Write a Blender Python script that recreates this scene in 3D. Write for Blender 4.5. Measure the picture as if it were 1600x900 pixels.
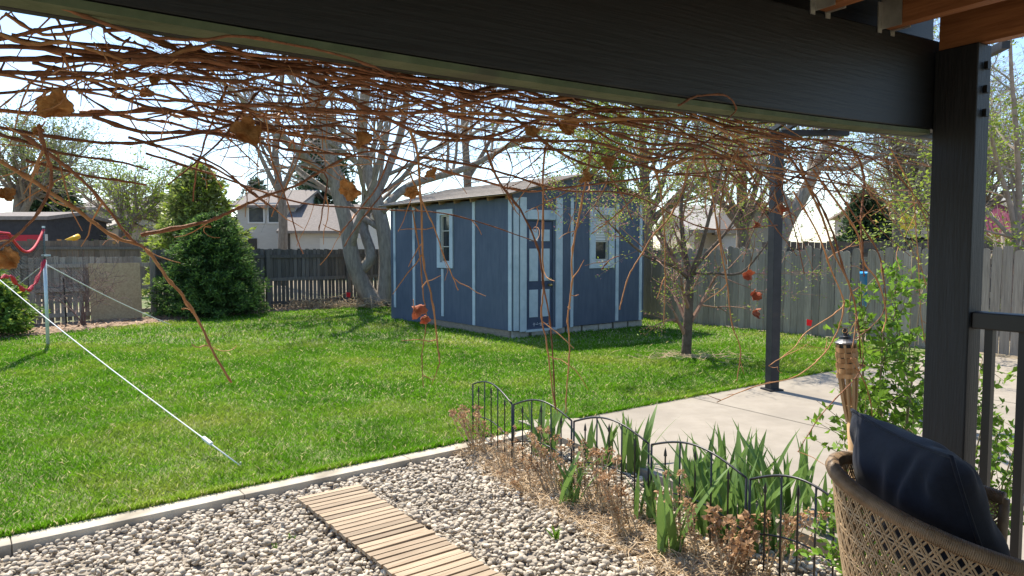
import bpy, math, random
import numpy as np
from mathutils import Vector, Matrix
random.seed(7); np.random.seed(7)
S = bpy.context.scene
for o in list(bpy.data.objects): bpy.data.objects.remove(o)
C = S.collection
R = math.radians
# ------------------------------------------------------------ camera
CH = 1.65; F = 1110.0; PITCH = math.atan(65 / F)
cam = bpy.data.cameras.new('camera'); cam.sensor_width = 36; cam.lens = 36 * F / 1600
cam.clip_start = .02; cam.clip_end = 2000
co = bpy.data.objects.new('camera', cam); C.objects.link(co)
co.location = (0, 0, CH); co.rotation_euler = (math.pi / 2 - PITCH, 0, 0); S.camera = co
# ------------------------------------------------------------ sky, sun, exposure
SUN_EL = R(57); SUN_AZ = math.atan2(-.52, .855)          # azimuth measured from +Y towards +X
w = bpy.data.worlds.new('World'); S.world = w; w.use_nodes = True
nt = w.node_tree; bg = nt.nodes['Background']
sky = nt.nodes.new('ShaderNodeTexSky'); sky.sky_type = 'NISHITA'; sky.sun_disc = False
sky.sun_elevation = SUN_EL; sky.sun_rotation = SUN_AZ; sky.air_density = 1.0; sky.dust_density = .4; sky.ozone_density = 3.5
nt.links.new(sky.outputs[0], bg.inputs[0]); bg.inputs[1].default_value = .12
sl = bpy.data.lights.new('sun', 'SUN'); sl.energy = 4.0; sl.angle = R(.55); sl.color = (1, .92, .79)
so = bpy.data.objects.new('sun', sl); C.objects.link(so); so.location = (-8, 12, 18)
sd = Vector((math.sin(SUN_AZ) * math.cos(SUN_EL), math.cos(SUN_AZ) * math.cos(SUN_EL), math.sin(SUN_EL)))
so.rotation_euler = (-sd).to_track_quat('-Z', 'Y').to_euler()
S.view_settings.view_transform = 'Standard'; S.view_settings.look = 'None'; S.view_settings.gamma = 1
S.view_settings.use_curve_mapping = False; S.view_settings.exposure = 1.2
# ------------------------------------------------------------ pixel helpers (1600x900 photo pixels)
def ray(x, y):
    d = Vector((x - 800, F, -(y - 450)))
    c, s = math.cos(PITCH), math.sin(PITCH)
    return Vector((d.x, d.y * c + d.z * s, -d.y * s + d.z * c))
def G(x, y, z=0.0):
    d = ray(x, y); t = (z - CH) / d.z
    return Vector((d.x * t, d.y * t, z))
def at(x, y, Y):
    d = ray(x, y); t = Y / d.y
    return Vector((d.x * t, Y, CH + d.z * t))
# ------------------------------------------------------------ materials
MATS = {}
def M(name, c1, c2=None, rough=.75, nscale=6, stretch=(1, 1, 1), bump=0, bscale=None, island=0, objrand=0,
      transl=0, spec=.3, metal=0, ramp=(.35, .65), coat=0, patch=None, sheen=0, rotz=None):
    if name in MATS: return MATS[name]
    m = bpy.data.materials.new(name); m.use_nodes = True; n = m.node_tree.nodes; l = m.node_tree.links
    b = n['Principled BSDF']; out = n['Material Output']
    b.inputs['Roughness'].default_value = rough; b.inputs['Metallic'].default_value = metal
    b.inputs['Specular IOR Level'].default_value = spec
    if coat: b.inputs['Coat Weight'].default_value = coat; b.inputs['Coat Roughness'].default_value = .15
    if sheen: b.inputs['Sheen Weight'].default_value = sheen
    tc = n.new('ShaderNodeTexCoord'); mp = n.new('ShaderNodeMapping'); mp.inputs['Scale'].default_value = stretch
    if rotz is not None: mp.vector_type = 'TEXTURE'; mp.inputs['Rotation'].default_value = (0, 0, rotz); mp.inputs['Scale'].default_value = [1 / q for q in stretch]
    l.new(tc.outputs['Object'], mp.inputs[0])
    nz = n.new('ShaderNodeTexNoise'); nz.inputs['Scale'].default_value = nscale; nz.inputs['Detail'].default_value = 6
    nz.inputs['Roughness'].default_value = .65
    l.new(mp.outputs[0], nz.inputs['Vector'])
    if objrand or island:
        if objrand:
            oi = n.new('ShaderNodeObjectInfo')
            vo = n.new('ShaderNodeCombineXYZ')
            for i in range(3): l.new(oi.outputs['Random'], vo.inputs[i])
            vm = n.new('ShaderNodeVectorMath'); vm.operation = 'SCALE'; l.new(vo.outputs[0], vm.inputs[0]); vm.inputs['Scale'].default_value = 37
            l.new(vm.outputs[0], mp.inputs['Location'])
    mr = n.new('ShaderNodeMapRange'); l.new(nz.outputs[0], mr.inputs[0])
    mr.inputs[1].default_value, mr.inputs[2].default_value = ramp
    mix = n.new('ShaderNodeMix'); mix.data_type = 'RGBA'
    l.new(mr.outputs[0], mix.inputs[0]); mix.inputs[6].default_value = (*c1, 1); mix.inputs[7].default_value = (*(c2 or c1), 1)
    col = mix.outputs[2]
    if patch:
        pc, ps, lo, hi = patch
        pz = n.new('ShaderNodeTexNoise'); pz.inputs['Scale'].default_value = ps; pz.inputs['Detail'].default_value = 3
        l.new(tc.outputs['Object'], pz.inputs['Vector'])
        pr = n.new('ShaderNodeMapRange'); pr.inputs[1].default_value = lo; pr.inputs[2].default_value = hi; l.new(pz.outputs[0], pr.inputs[0])
        pm = n.new('ShaderNodeMix'); pm.data_type = 'RGBA'; l.new(pr.outputs[0], pm.inputs[0]); l.new(col, pm.inputs[6]); pm.inputs[7].default_value = (*pc, 1)
        col = pm.outputs[2]
    for amt, src in ((island, 'i'), (objrand, 'o')):
        if not amt: continue
        if src == 'i': g = n.new('ShaderNodeNewGeometry'); so_ = g.outputs['Random Per Island']
        else: so_ = oi.outputs['Random']
        r2 = n.new('ShaderNodeMapRange'); l.new(so_, r2.inputs[0]); r2.inputs[3].default_value = 1 - amt; r2.inputs[4].default_value = 1 + amt
        sc = n.new('ShaderNodeVectorMath'); sc.operation = 'SCALE'; l.new(col, sc.inputs[0]); l.new(r2.outputs[0], sc.inputs['Scale'])
        col = sc.outputs[0]
    l.new(col, b.inputs['Base Color'])
    if bump:
        bz = n.new('ShaderNodeTexNoise'); bz.inputs['Scale'].default_value = bscale or nscale * 3; bz.inputs['Detail'].default_value = 5
        l.new(mp.outputs[0], bz.inputs['Vector'])
        bp = n.new('ShaderNodeBump'); bp.inputs['Strength'].default_value = bump; bp.inputs['Distance'].default_value = .02
        l.new(bz.outputs[0], bp.inputs['Height']); l.new(bp.outputs[0], b.inputs['Normal'])
    if transl:
        t = n.new('ShaderNodeBsdfTranslucent'); l.new(col, t.inputs[0]); ms = n.new('ShaderNodeMixShader'); ms.inputs[0].default_value = transl
        l.new(b.outputs[0], ms.inputs[1]); l.new(t.outputs[0], ms.inputs[2]); l.new(ms.outputs[0], out.inputs[0])
    MATS[name] = m
    return m
def glass(name='window_glass', c=(.03, .035, .04)):
    return M(name, c, rough=.06, spec=.6)
# ------------------------------------------------------------ mesh builder
class MB:
    def __init__(s): s.v = []; s.f = []
    def add(s, vs, fs):
        k = len(s.v); s.v += [tuple(p) for p in vs]; s.f += [tuple(i + k for i in q) for q in fs]; return s
    def box(s, lo, hi, mat=None):
        x0, y0, z0 = lo; x1, y1, z1 = hi
        vs = [Vector(p) for p in ((x0, y0, z0), (x1, y0, z0), (x1, y1, z0), (x0, y1, z0), (x0, y0, z1), (x1, y0, z1), (x1, y1, z1), (x0, y1, z1))]
        if mat is not None: vs = [mat @ p for p in vs]
        return s.add(vs, [(0, 3, 2, 1), (4, 5, 6, 7), (0, 1, 5, 4), (1, 2, 6, 5), (2, 3, 7, 6), (3, 0, 4, 7)])
    def prism(s, prof, ax, d0, d1, mat=None):
        """profile (list of 2-tuples) extruded along axis ax ('x','y','z') from d0 to d1"""
        n = len(prof); vs = []
        for d in (d0, d1):
            for a, b in prof:
                p = {'x': (d, a, b), 'y': (a, d, b), 'z': (a, b, d)}[ax]; vs.append(Vector(p))
        if mat is not None: vs = [mat @ p for p in vs]
        fs = [tuple(range(n - 1, -1, -1)), tuple(range(n, 2 * n))] + [(i, (i + 1) % n, n + (i + 1) % n, n + i) for i in range(n)]
        return s.add(vs, fs)
    def tube(s, pts, r, sides=6, cap=True):
        pts = [Vector(p) for p in pts]; n = len(pts)
        rr = r if hasattr(r, '__len__') else [r] * n
        t0 = (pts[1] - pts[0]).normalized()
        a = t0.orthogonal().normalized(); base = len(s.v)
        for i, p in enumerate(pts):
            t = (pts[min(i + 1, n - 1)] - pts[max(i - 1, 0)])
            t = t.normalized() if t.length > 1e-9 else t0
            a = (a - t * a.dot(t)); a = a.normalized() if a.length > 1e-6 else t.orthogonal().normalized()
            b = t.cross(a)
            for k in range(sides):
                q = 2 * math.pi * k / sides
                s.v.append(tuple(p + (a * math.cos(q) + b * math.sin(q)) * rr[i]))
        for i in range(n - 1):
            for k in range(sides):
                k2 = (k + 1) % sides
                s.f.append((base + i * sides + k, base + i * sides + k2, base + (i + 1) * sides + k2, base + (i + 1) * sides + k))
        if cap:
            s.f.append(tuple(base + k for k in range(sides - 1, -1, -1)))
            e = base + (n - 1) * sides; s.f.append(tuple(e + k for k in range(sides)))
        return s
    def lathe(s, prof, c=(0, 0, 0), seg=20):
        base = len(s.v); n = len(prof); c = Vector(c)
        for r, z in prof:
            for k in range(seg):
                q = 2 * math.pi * k / seg; s.v.append(tuple(c + Vector((r * math.cos(q), r * math.sin(q), z))))
        for i in range(n - 1):
            for k in range(seg):
                k2 = (k + 1) % seg; s.f.append((base + i * seg + k, base + i * seg + k2, base + (i + 1) * seg + k2, base + (i + 1) * seg + k))
        s.f.append(tuple(base + k for k in range(seg - 1, -1, -1))); s.f.append(tuple(base + (n - 1) * seg + k for k in range(seg)))
        return s
    def mesh(s, name, mat, smooth=False, off=None):
        me = bpy.data.meshes.new(name)
        vs = s.v if off is None else [(a - off[0], b - off[1], c - off[2]) for a, b, c in s.v]
        me.from_pydata(vs, [], s.f); me.update()
        if mat: me.materials.append(mat)
        if smooth: me.polygons.foreach_set('use_smooth', [True] * len(me.polygons))
        return me
ORG = {}
def link(o, parent=None):
    C.objects.link(o)
    if parent is not None: o.parent = parent
    return o
def tag(o, label=None, cat=None, group=None, kind=None):
    if label: o['label'] = label
    if cat: o['category'] = cat
    if group: o['group'] = group
    if kind: o['kind'] = kind
    return o
def thing(name, label, cat, loc=(0, 0, 0), group=None):
    o = bpy.data.objects.new(name, None); o.empty_display_size = .1; link(o); o.location = loc; ORG[o.name] = Vector(loc)
    return tag(o, label, cat, group)
def part(name, mb, mat, parent, smooth=False, bevel=0, kind=None):
    """mesh with world-space vertices, child of parent (whose world origin is known, no rotation)"""
    off = ORG[parent.name] if parent else Vector((0, 0, 0))
    o = bpy.data.objects.new(name, mb.mesh(name, mat, smooth, off)); link(o, parent); ORG[o.name] = off
    if bevel:
        bm = o.modifiers.new('bevel', 'BEVEL'); bm.width = bevel; bm.segments = 2; bm.limit_method = 'ANGLE'
    if kind: o['kind'] = kind
    return o
def solo(name, mb, mat, label, cat, base, group=None, smooth=False, bevel=0):
    o = bpy.data.objects.new(name, mb.mesh(name, mat, smooth, Vector(base))); link(o); o.location = base; ORG[o.name] = Vector(base)
    if bevel:
        bm = o.modifiers.new('bevel', 'BEVEL'); bm.width = bevel; bm.segments = 2; bm.limit_method = 'ANGLE'
    return tag(o, label, cat, group)
def inst(name, me, parent, loc, rz=0, rot=None, scale=None):
    """shared-mesh part; loc is world"""
    o = bpy.data.objects.new(name, me); link(o, parent); o.location = Vector(loc) - ORG[parent.name]
    o.rotation_euler = rot or (0, 0, rz)
    if scale: o.scale = scale
    ORG[o.name] = Vector(loc)
    return o
def struct(name, mb, mat, smooth=False):
    o = bpy.data.objects.new(name, mb.mesh(name, mat, smooth)); link(o); o['kind'] = 'structure'; ORG[o.name] = Vector((0, 0, 0)); return o
def np_object(name, verts, faces_n, faces, mat, parent=None, smooth=False, kind='stuff'):
    """verts (N,3) array, faces flat array with constant side count faces_n"""
    me = bpy.data.meshes.new(name); nv = len(verts); nf = len(faces) // faces_n
    me.vertices.add(nv); me.vertices.foreach_set('co', verts.astype(np.float32).ravel())
    me.loops.add(nf * faces_n); me.loops.foreach_set('vertex_index', faces.astype(np.int32))
    me.polygons.add(nf); me.polygons.foreach_set('loop_start', np.arange(0, nf * faces_n, faces_n, dtype=np.int32))
    me.polygons.foreach_set('loop_total', np.full(nf, faces_n, dtype=np.int32))
    if smooth: me.polygons.foreach_set('use_smooth', np.ones(nf, dtype=bool))
    me.update(calc_edges=True); me.materials.append(mat)
    o = bpy.data.objects.new(name, me); link(o, parent)
    if kind: o['kind'] = kind
    ORG[o.name] = ORG[parent.name] if parent else Vector((0, 0, 0))
    return o
def smoothpath(pts, n=5):
    """Catmull-Rom through pts"""
    P = [Vector(p) for p in pts]
    if len(P) < 3: return P
    out = []
    for i in range(len(P) - 1):
        p0 = P[max(i - 1, 0)]; p1 = P[i]; p2 = P[i + 1]; p3 = P[min(i + 2, len(P) - 1)]
        for k in range(n):
            t = k / n
            out.append(.5 * ((2 * p1) + (p2 - p0) * t + (2 * p0 - 5 * p1 + 4 * p2 - p3) * t * t + (3 * p1 - p0 - 3 * p2 + p3) * t ** 3))
    out.append(P[-1]); return out
def rv(a=1.0): return Vector((random.uniform(-a, a), random.uniform(-a, a), random.uniform(-a, a)))
def inpoly(px, py, poly):
    inside = np.zeros(len(px), bool); n = len(poly); j = n - 1
    for i in range(n):
        xi, yi = poly[i]; xj, yj = poly[j]
        cnd = ((yi > py) != (yj > py)) & (px < (xj - xi) * (py - yi) / (yj - yi + 1e-12) + xi)
        inside ^= cnd; j = i
    return inside
def flat(name, poly, z, mat):
    return struct(name, MB().add([(x, y, z) for x, y in poly], [tuple(range(len(poly)))]), mat)
# yard axes
U = Vector((.849, .529, 0)); N = Vector((-.529, .849, 0))      # beam direction, outward (towards lawn)
# ============================================================ SETTING
g_dirt = M('dry_soil', (.20, .16, .11), (.30, .25, .17), .95, 3, bump=.4, bscale=30, patch=((.10, .15, .04), .15, .5, .62))
ground = flat('ground', [(-400, -60), (400, -60), (400, 800), (-400, 800)], -.09, g_dirt)
# fence lines
BL = G(90, 503); BR = G(570, 473); bd = (BR - BL).normalized()
RL = G(1012, 497); RR = G(1300, 527); rd = (RR - RL).normalized()
# corner of the two fence lines
def xsect(p, d, q, e):
    den = d.x * e.y - d.y * e.x; t = ((q.x - p.x) * e.y - (q.y - p.y) * e.x) / den
    return p + d * t
FC = xsect(BL, bd, RL, rd)
curb0 = G(0, 843); curb1 = G(712, 695); cd = (curb1 - curb0).normalized(); cn = Vector((cd.y, -cd.x, 0))
P_far = G(1303, 580); P_near = G(905, 655); pdn = (P_far - P_near).normalized()
lawn_poly = [tuple((curb0 - cd * 6).xy), tuple((curb1 + cd * .75).xy), tuple((P_near - pdn * .0).xy), tuple(P_far.xy), tuple((P_far + pdn * 3.0).xy),
             tuple((RR + rd * 2.2).xy), tuple(FC.xy), tuple((BL - bd * 9).xy)]
mulch_in = [G(600, 476), G(420, 488), G(265, 501), G(120, 516), G(28, 526), G(-80, 538)]
mulch_poly = [tuple(p.xy) for p in mulch_in] + [tuple((BL - bd * 4).xy), tuple((BR + bd * .5).xy)]
lawn_m = M('lawn_soil', (.09, .14, .03), (.17, .19, .07), .95, 8, bump=.3)
flat('lawn', lawn_poly, -.02, lawn_m)
flat('mulch_bed', mulch_poly, -.012, M('mulch_base', (.22, .15, .10), (.34, .25, .17), .95, 12, bump=.5))
conc = M('concrete', (.275, .24, .19), (.32, .28, .225), .85, 5, bump=.12, bscale=90, patch=((.23, .20, .16), .8, .5, .75))
# concrete patio: a slab with real thickness
E0 = Vector((-.34, 6.08, 0)); E1 = Vector((1.49, 3.08, 0)); ed = (E1 - E0).normalized(); en = Vector((-ed.y, ed.x, 0))
if en.x < 0: en = -en
q0 = E0 + en * .62 - ed * .25; q1 = E1 + en * .62 + ed * 1.2
cp = [tuple(P_near.xy), tuple(q0.xy), tuple(q1.xy), (9, 1.0), (14, 2), tuple((RR + rd * 6 - Vector((.3, .5, 0))).xy), tuple((RR + rd * 2.3 - Vector((.2, .3, 0))).xy), tuple((P_far + pdn * 3.0).xy), tuple(P_far.xy)]
mb = MB(); n = len(cp)
mb.add([(x, y, .012) for x, y in cp] + [(x, y, -.12) for x, y in cp], [tuple(range(n))] + [(i, i + n, (i + 1) % n + n, (i + 1) % n) for i in range(n)])
patio = struct('patio', mb, conc)
# control joints in the patio as thin recessed dark strips
jm = M('joint_dirt', (.16, .14, .11), rough=.95)
for k, tt in enumerate((1.6, 4.2)):
    a = P_near + pdn * tt; b = a + Vector((.55, -.83, 0)) * 3.2
    v = (b - a).normalized(); sdv = Vector((-v.y, v.x, 0)) * .006
    j = MB().add([(*(a + sdv).xy, .0145), (*(a - sdv).xy, .0145), (*(b - sdv).xy, .0145), (*(b + sdv).xy, .0145)], [(0, 1, 2, 3)])
    o = struct('patio_joint', j, jm); o.parent = patio; del o['kind']
# curb: concrete mowing edge built in cast lengths
curb_m = M('curb_concrete', (.46, .40, .31), (.53, .47, .37), .85, 8, bump=.2, bscale=60, objrand=.05, patch=((.26, .225, .17), 2.5, .52, .75))
curb = thing('lawn_edging', 'pale concrete edging strip between the lawn and the gravel bed', 'edging', tuple(curb0))
L = (curb1 + cd * .75 - (curb0 - cd * 5)).length; ang = math.atan2(cd.y, cd.x); nl = 7
cme = MB().box((0, -.15, -.15), (L / nl - .004, .0, .012)).mesh('edging_length', curb_m)
for k in range(nl):
    p = curb0 - cd * 5 + cd * (L / nl * k)
    o = inst('edging_length', cme, curb, (p.x, p.y, 0), ang)
    bmod = o.modifiers.new('bevel', 'BEVEL'); bmod.width = .006; bmod.segments = 2
# gravel bed base
gb = [tuple((curb0 - cd * 6 + cn * .05).xy), tuple((curb1 + cd * .8 + cn * .05).xy), tuple((E0 + en * .62 - ed * .25).xy), tuple((E1 + en * .62 + ed * 1.2).xy), (1.5, 1.2), (-5, 1.2)]
flat('gravel_bed', gb, -.06, M('gravel_base', (.22, .19, .15), (.32, .28, .23), .95, 30, bump=.5))

# ---------------- stuff: gravel stones
def ico(sub):
    import bmesh
    b = bmesh.new(); bmesh.ops.create_icosphere(b, subdivisions=sub, radius=1); b.verts.ensure_lookup_table()
    v = np.array([p.co[:] for p in b.verts]); f = np.array([[q.index for q in p.verts] for p in b.faces]); b.free(); return v, f
iv, if_ = ico(2); iv1, if1 = ico(1)
def rotmats(n):
    q = np.random.normal(size=(n, 4)); q /= np.linalg.norm(q, axis=1)[:, None]; a, b, c, d = q.T
    return np.stack([np.stack([1 - 2 * (c * c + d * d), 2 * (b * c - a * d), 2 * (b * d + a * c)], 1), np.stack([2 * (b * c + a * d), 1 - 2 * (b * b + d * d), 2 * (c * d - a * b)], 1), np.stack([2 * (b * d - a * c), 2 * (c * d + a * b), 1 - 2 * (b * b + c * c)], 1)], 1)
def stones(n_try, poly, xr, yr, layers, size):
    shapes = []
    for k in range(10):
        d = 1 + .0 * iv[:, 0]
        for _ in range(9):
            dr = np.random.normal(size=3); dr /= np.linalg.norm(dr); h = np.random.uniform(.55, .95)
            pr = iv @ dr; d = np.minimum(d, np.where(pr > .05, h / np.maximum(pr, .05), 9))
        shapes.append(iv * d[:, None] * np.array([1, np.random.uniform(.7, .95), np.random.uniform(.5, .75)]))
    shapes = np.array(shapes); V = []
    for z0, dens in layers:
        n = int(n_try * dens); x = np.random.uniform(*xr, n); y = np.random.uniform(*yr, n)
        k = inpoly(x, y, poly); x, y = x[k], y[k]; n = len(x)
        sz = np.random.uniform(*size, n) * np.random.choice([.75, 1, 1, 1.25], n)
        Rm = rotmats(n); sh = shapes[np.random.randint(0, 10, n)]
        tilt = np.einsum('nij,nvj->nvi', Rm, sh)
        tilt[:, :, 2] *= .8
        P = tilt * sz[:, None, None] + np.stack([x, y, z0 + np.random.uniform(-.012, .012, n)], 1)[:, None, :]
        V.append(P)
    V = np.concatenate(V); n = len(V)
    Fc = (if_[None] + (np.arange(n) * len(iv))[:, None, None]).ravel()
    return V.reshape(-1, 3), Fc
gpoly = [tuple((curb0 - cd * .6 + cn * .165).xy), tuple((curb1 + cd * .75 + cn * .165).xy), tuple((E0 + en * .58 - ed * .2).xy), tuple((E1 + en * .58 + ed * .6).xy), (1.6, 2.9), (-3.6, 2.9)]
gm = M('gravel_stone', (.37, .315, .24), (.55, .475, .37), .85, 14, island=.34, bump=.15, bscale=60, spec=.2)
V, Fc = stones(1, gpoly, (-4.2, 2.2), (2.9, 6.5), ((-.052, 11000), (-.030, 26000)), (.014, .0235))
np_object('gravel', V, 3, Fc, gm, smooth=True)
# ---------------- stuff: grass blades
def blades(n, xr, yr, poly, h, wd, excl=()):
    x = np.random.uniform(*xr, n); y = np.random.uniform(*yr, n)
    k = inpoly(x, y, poly) & (np.abs(x) < .80 * y + 1.0)
    for e in excl: k &= ~inpoly(x, y, e)
    x, y = x[k], y[k]; n = len(x)
    # height swells in tufts
    tuft = .5 + .25 * np.sin(x * 5.1 + 2 * np.sin(y * 3.3)) + .25 * np.sin(y * 6.3 + 1.7 * np.sin(x * 4.1) + 1)
    hh = np.random.uniform(.55, 1.15, n) * h * (.65 + .6 * tuft); a = np.random.uniform(0, 2 * np.pi, n); ww = wd * np.random.uniform(.6, 1.2, n)
    ln = np.random.uniform(.3, 1.5, n) * hh; b = np.random.uniform(0, 2 * np.pi, n)
    dx, dy = np.cos(a) * ww, np.sin(a) * ww; lx, ly = np.cos(b) * ln, np.sin(b) * ln
    z0 = np.full(n, -.02)
    p = np.stack([np.stack([x - dx, y - dy, z0], 1), np.stack([x + dx, y + dy, z0], 1),
                  np.stack([x + lx * .4 + dx * .8, y + ly * .4 + dy * .8, z0 + hh * .62], 1), np.stack([x + lx, y + ly, z0 + hh], 1),
                  np.stack([x + lx * .4 - dx * .8, y + ly * .4 - dy * .8, z0 + hh * .62], 1)], 1)
    return p.reshape(-1, 3)
def grass_mat():
    m = bpy.data.materials.new('grass_blade'); m.use_nodes = True; n = m.node_tree.nodes; l = m.node_tree.links
    b = n['Principled BSDF']; out = n['Material Output']; b.inputs['Roughness'].default_value = .55; b.inputs['Specular IOR Level'].default_value = .22
    tc = n.new('ShaderNodeTexCoord'); nz = n.new('ShaderNodeTexNoise'); nz.inputs['Scale'].default_value = .55; nz.inputs['Detail'].default_value = 5; nz.inputs['Roughness'].default_value = .6
    l.new(tc.outputs['Object'], nz.inputs['Vector'])
    cr = n.new('ShaderNodeValToRGB'); e = cr.color_ramp.elements
    e[0].position = .36; e[0].color = (.075, .22, .008, 1); e[1].position = .68; e[1].color = (.32, .39, .055, 1)
    x = e.new(.5); x.color = (.14, .32, .012, 1)
    l.new(nz.outputs[0], cr.inputs[0])
    g = n.new('ShaderNodeNewGeometry')
    # a share of the blades is straw coloured
    th = n.new('ShaderNodeMapRange'); l.new(g.outputs['Random Per Island'], th.inputs[0]); th.inputs[1].default_value = .90; th.inputs[2].default_value = .92
    mx = n.new('ShaderNodeMix'); mx.data_type = 'RGBA'; l.new(th.outputs[0], mx.inputs[0]); l.new(cr.outputs[0], mx.inputs[6]); mx.inputs[7].default_value = (.46, .42, .22, 1)
    mr = n.new('ShaderNodeMapRange'); l.new(g.outputs['Random Per Island'], mr.inputs[0]); mr.inputs[3].default_value = .65; mr.inputs[4].default_value = 1.3
    sc = n.new('ShaderNodeVectorMath'); sc.operation = 'SCALE'; l.new(mx.outputs[2], sc.inputs[0]); l.new(mr.outputs[0], sc.inputs['Scale'])
    l.new(sc.outputs[0], b.inputs['Base Color'])
    t = n.new('ShaderNodeBsdfTranslucent'); l.new(sc.outputs[0], t.inputs[0]); ms = n.new('ShaderNodeMixShader'); ms.inputs[0].default_value = .5
    l.new(b.outputs[0], ms.inputs[1]); l.new(t.outputs[0], ms.inputs[2]); l.new(ms.outputs[0], out.inputs[0])
    return m
gp = [tuple((curb0 - cd * 3 - cn * .0).xy), tuple((curb1 + cd * .75).xy)] + lawn_poly[2:]
BVs = [blades(210000, (-6, 4), (3.6, 7.5), gp, .043, .0030), blades(210000, (-9, 6), (7.5, 12), gp, .045, .0048, [mulch_poly]),
       blades(150000, (-14, 9), (12, 22), gp, .05, .008, [mulch_poly])]
BV = np.concatenate(BVs); nb = len(BV) // 5
np_object('grass', BV, 5, (np.arange(nb)[:, None] * 5 + np.arange(5)[None]).ravel(), grass_mat())
# longer fringe of grass leaning over the edging
def fringe(a, b, n, side):
    t = np.random.uniform(0, 1, n); off = np.random.uniform(.0, .05, n)
    x = a.x + (b.x - a.x) * t - side.x * off; y = a.y + (b.y - a.y) * t - side.y * off
    hh = np.random.uniform(.035, .085, n); le = np.random.uniform(-.02, .05, n); an = np.random.uniform(-.04, .04, n)
    dv = (b - a).normalized(); w_ = np.random.uniform(.002, .0035, n); z0 = np.full(n, -.02)
    tipx = x + side.x * le + dv.x * an; tipy = y + side.y * le + dv.y * an
    mx = x + (tipx - x) * .35; my = y + (tipy - y) * .35
    p = np.stack([np.stack([x - dv.x * w_, y - dv.y * w_, z0], 1), np.stack([x + dv.x * w_, y + dv.y * w_, z0], 1), np.stack([mx + dv.x * w_, my + dv.y * w_, z0 + hh * .65], 1),
                  np.stack([tipx, tipy, z0 + hh], 1), np.stack([mx - dv.x * w_, my - dv.y * w_, z0 + hh * .65], 1)], 1)
    return p.reshape(-1, 3)
FV = np.concatenate([fringe(curb0 - cd * .6, curb1 + cd * .75, 9000, cn), fringe(P_near, P_far, 7000, Vector((pdn.y, -pdn.x, 0)))])
nb = len(FV) // 5
np_object('grass_fringe', FV, 5, (np.arange(nb)[:, None] * 5 + np.arange(5)[None]).ravel(), bpy.data.materials['grass_blade'])
# ---------------- stuff: wood chips on the mulch bed
def chips(n, poly, xr, yr, size, z):
    x = np.random.uniform(*xr, n); y = np.random.uniform(*yr, n); k = inpoly(x, y, poly); x, y = x[k], y[k]; n = len(x)
    a = np.random.uniform(0, np.pi, n); ln = np.random.uniform(.5, 1.4, n) * size; wd = ln * np.random.uniform(.15, .4, n); ti = np.random.uniform(-.4, .4, n)
    ux, uy = np.cos(a) * ln, np.sin(a) * ln; vx, vy = -np.sin(a) * wd, np.cos(a) * wd; zz = z + np.random.uniform(0, .02, n); uz = ln * ti
    p = np.stack([np.stack([x - ux - vx, y - uy - vy, zz - uz], 1), np.stack([x + ux - vx, y + uy - vy, zz + uz], 1), np.stack([x + ux + vx, y + uy + vy, zz + uz + wd * .3], 1), np.stack([x - ux + vx, y - uy + vy, zz - uz + wd * .3], 1)], 1).reshape(-1, 3)
    return p, (np.arange(n)[:, None] * 4 + np.arange(4)[None]).ravel()
p, f = chips(16000, mulch_poly, (-16, -2), (12, 23), .045, .0)
np_object('wood_chips', p, 4, f, M('wood_chip', (.30, .19, .12), (.48, .34, .23), .9, 3, island=.35))

# ============================================================ PORCH (beam, post, joists, roof, deck, railing)
DZ = CH - 1.3                                                   # deck level
black = M('black_paint', (.0045, .005, .006), (.010, .0108, .0135), .5, 7, stretch=(.35, 7, 7), bump=.07, bscale=16, spec=.45, rotz=math.atan2(.529, .849), patch=((.020, .021, .025), 3.5, .6, .8))
post_m = M('post_paint', (.005, .006, .008), (.010, .012, .016), .55, 7, stretch=(9, 9, .7), bump=.15, bscale=20, spec=.4)
hb = .35; B0 = at(1455, 208, hb * F / 177 * .997); B0z = B0.z       # beam lower front edge at the post
MU = Matrix.Translation((B0.x, B0.y, 0)) @ Matrix(((U.x, N.x, 0, 0), (U.y, N.y, 0, 0), (0, 0, 1, 0), (0, 0, 0, 1)))   # local: x along beam (right +), y outward, z world
bh = .28; bt = .09
def sagz(x): t = min(max(-x / 2.6, 0), 1); return -.020 * 4 * t * (1 - t)
def beampiece(y0, y1, z0, z1, x0=-4.2, x1=0.0, ns=24):
    m = MB(); vs = []
    for i in range(ns + 1):
        x = x0 + (x1 - x0) * i / ns; s_ = sagz(x)
        for y, z in ((y0, z0), (y1, z0), (y1, z1), (y0, z1)): vs.append(MU @ Vector((x, y, B0z + z + s_)))
    fs = [(3, 2, 1, 0), tuple(4 * ns + k for k in range(4))]
    for i in range(ns):
        for k in range(4): k2 = (k + 1) % 4; fs.append((4 * i + k, 4 * i + k2, 4 * i + 4 + k2, 4 * i + 4 + k))
    return m.add(vs, fs)
beam = thing('porch_beam', 'long dark painted porch beam running across the top of the view', 'beam', tuple(MU @ Vector((-2, 0, B0z))))
ob = part('beam_face', beampiece(0, .045, .012, bh, x1=.135), black, beam, bevel=.004)
part('underside', beampiece(.002, .052, -.002, .0105, x1=-.002), M('sage_paint_grass_light', (.085, .115, .065), (.135, .165, .10), .8, 10, stretch=(1, 1, 1), bump=.3, patch=((.09, .10, .07), 6, .55, .7)), beam)  # green mixes old paint with light off the grass, put into the colour
part('back_board', beampiece(.053, .075, -.003, bh, x1=.135), black, beam, bevel=.003)
post = thing('porch_post', 'thick square dark painted porch post with three bolt heads', 'post', tuple(MU @ Vector((.07, -.08, DZ))))
part('shaft', MB().box((.0, -.125, DZ), (.078, -.002, B0z + bh - .036), MU), post_m, post, bevel=.004)
bolt_m = M('bolt_iron', (.010, .010, .011), rough=.5, metal=.3)
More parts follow.
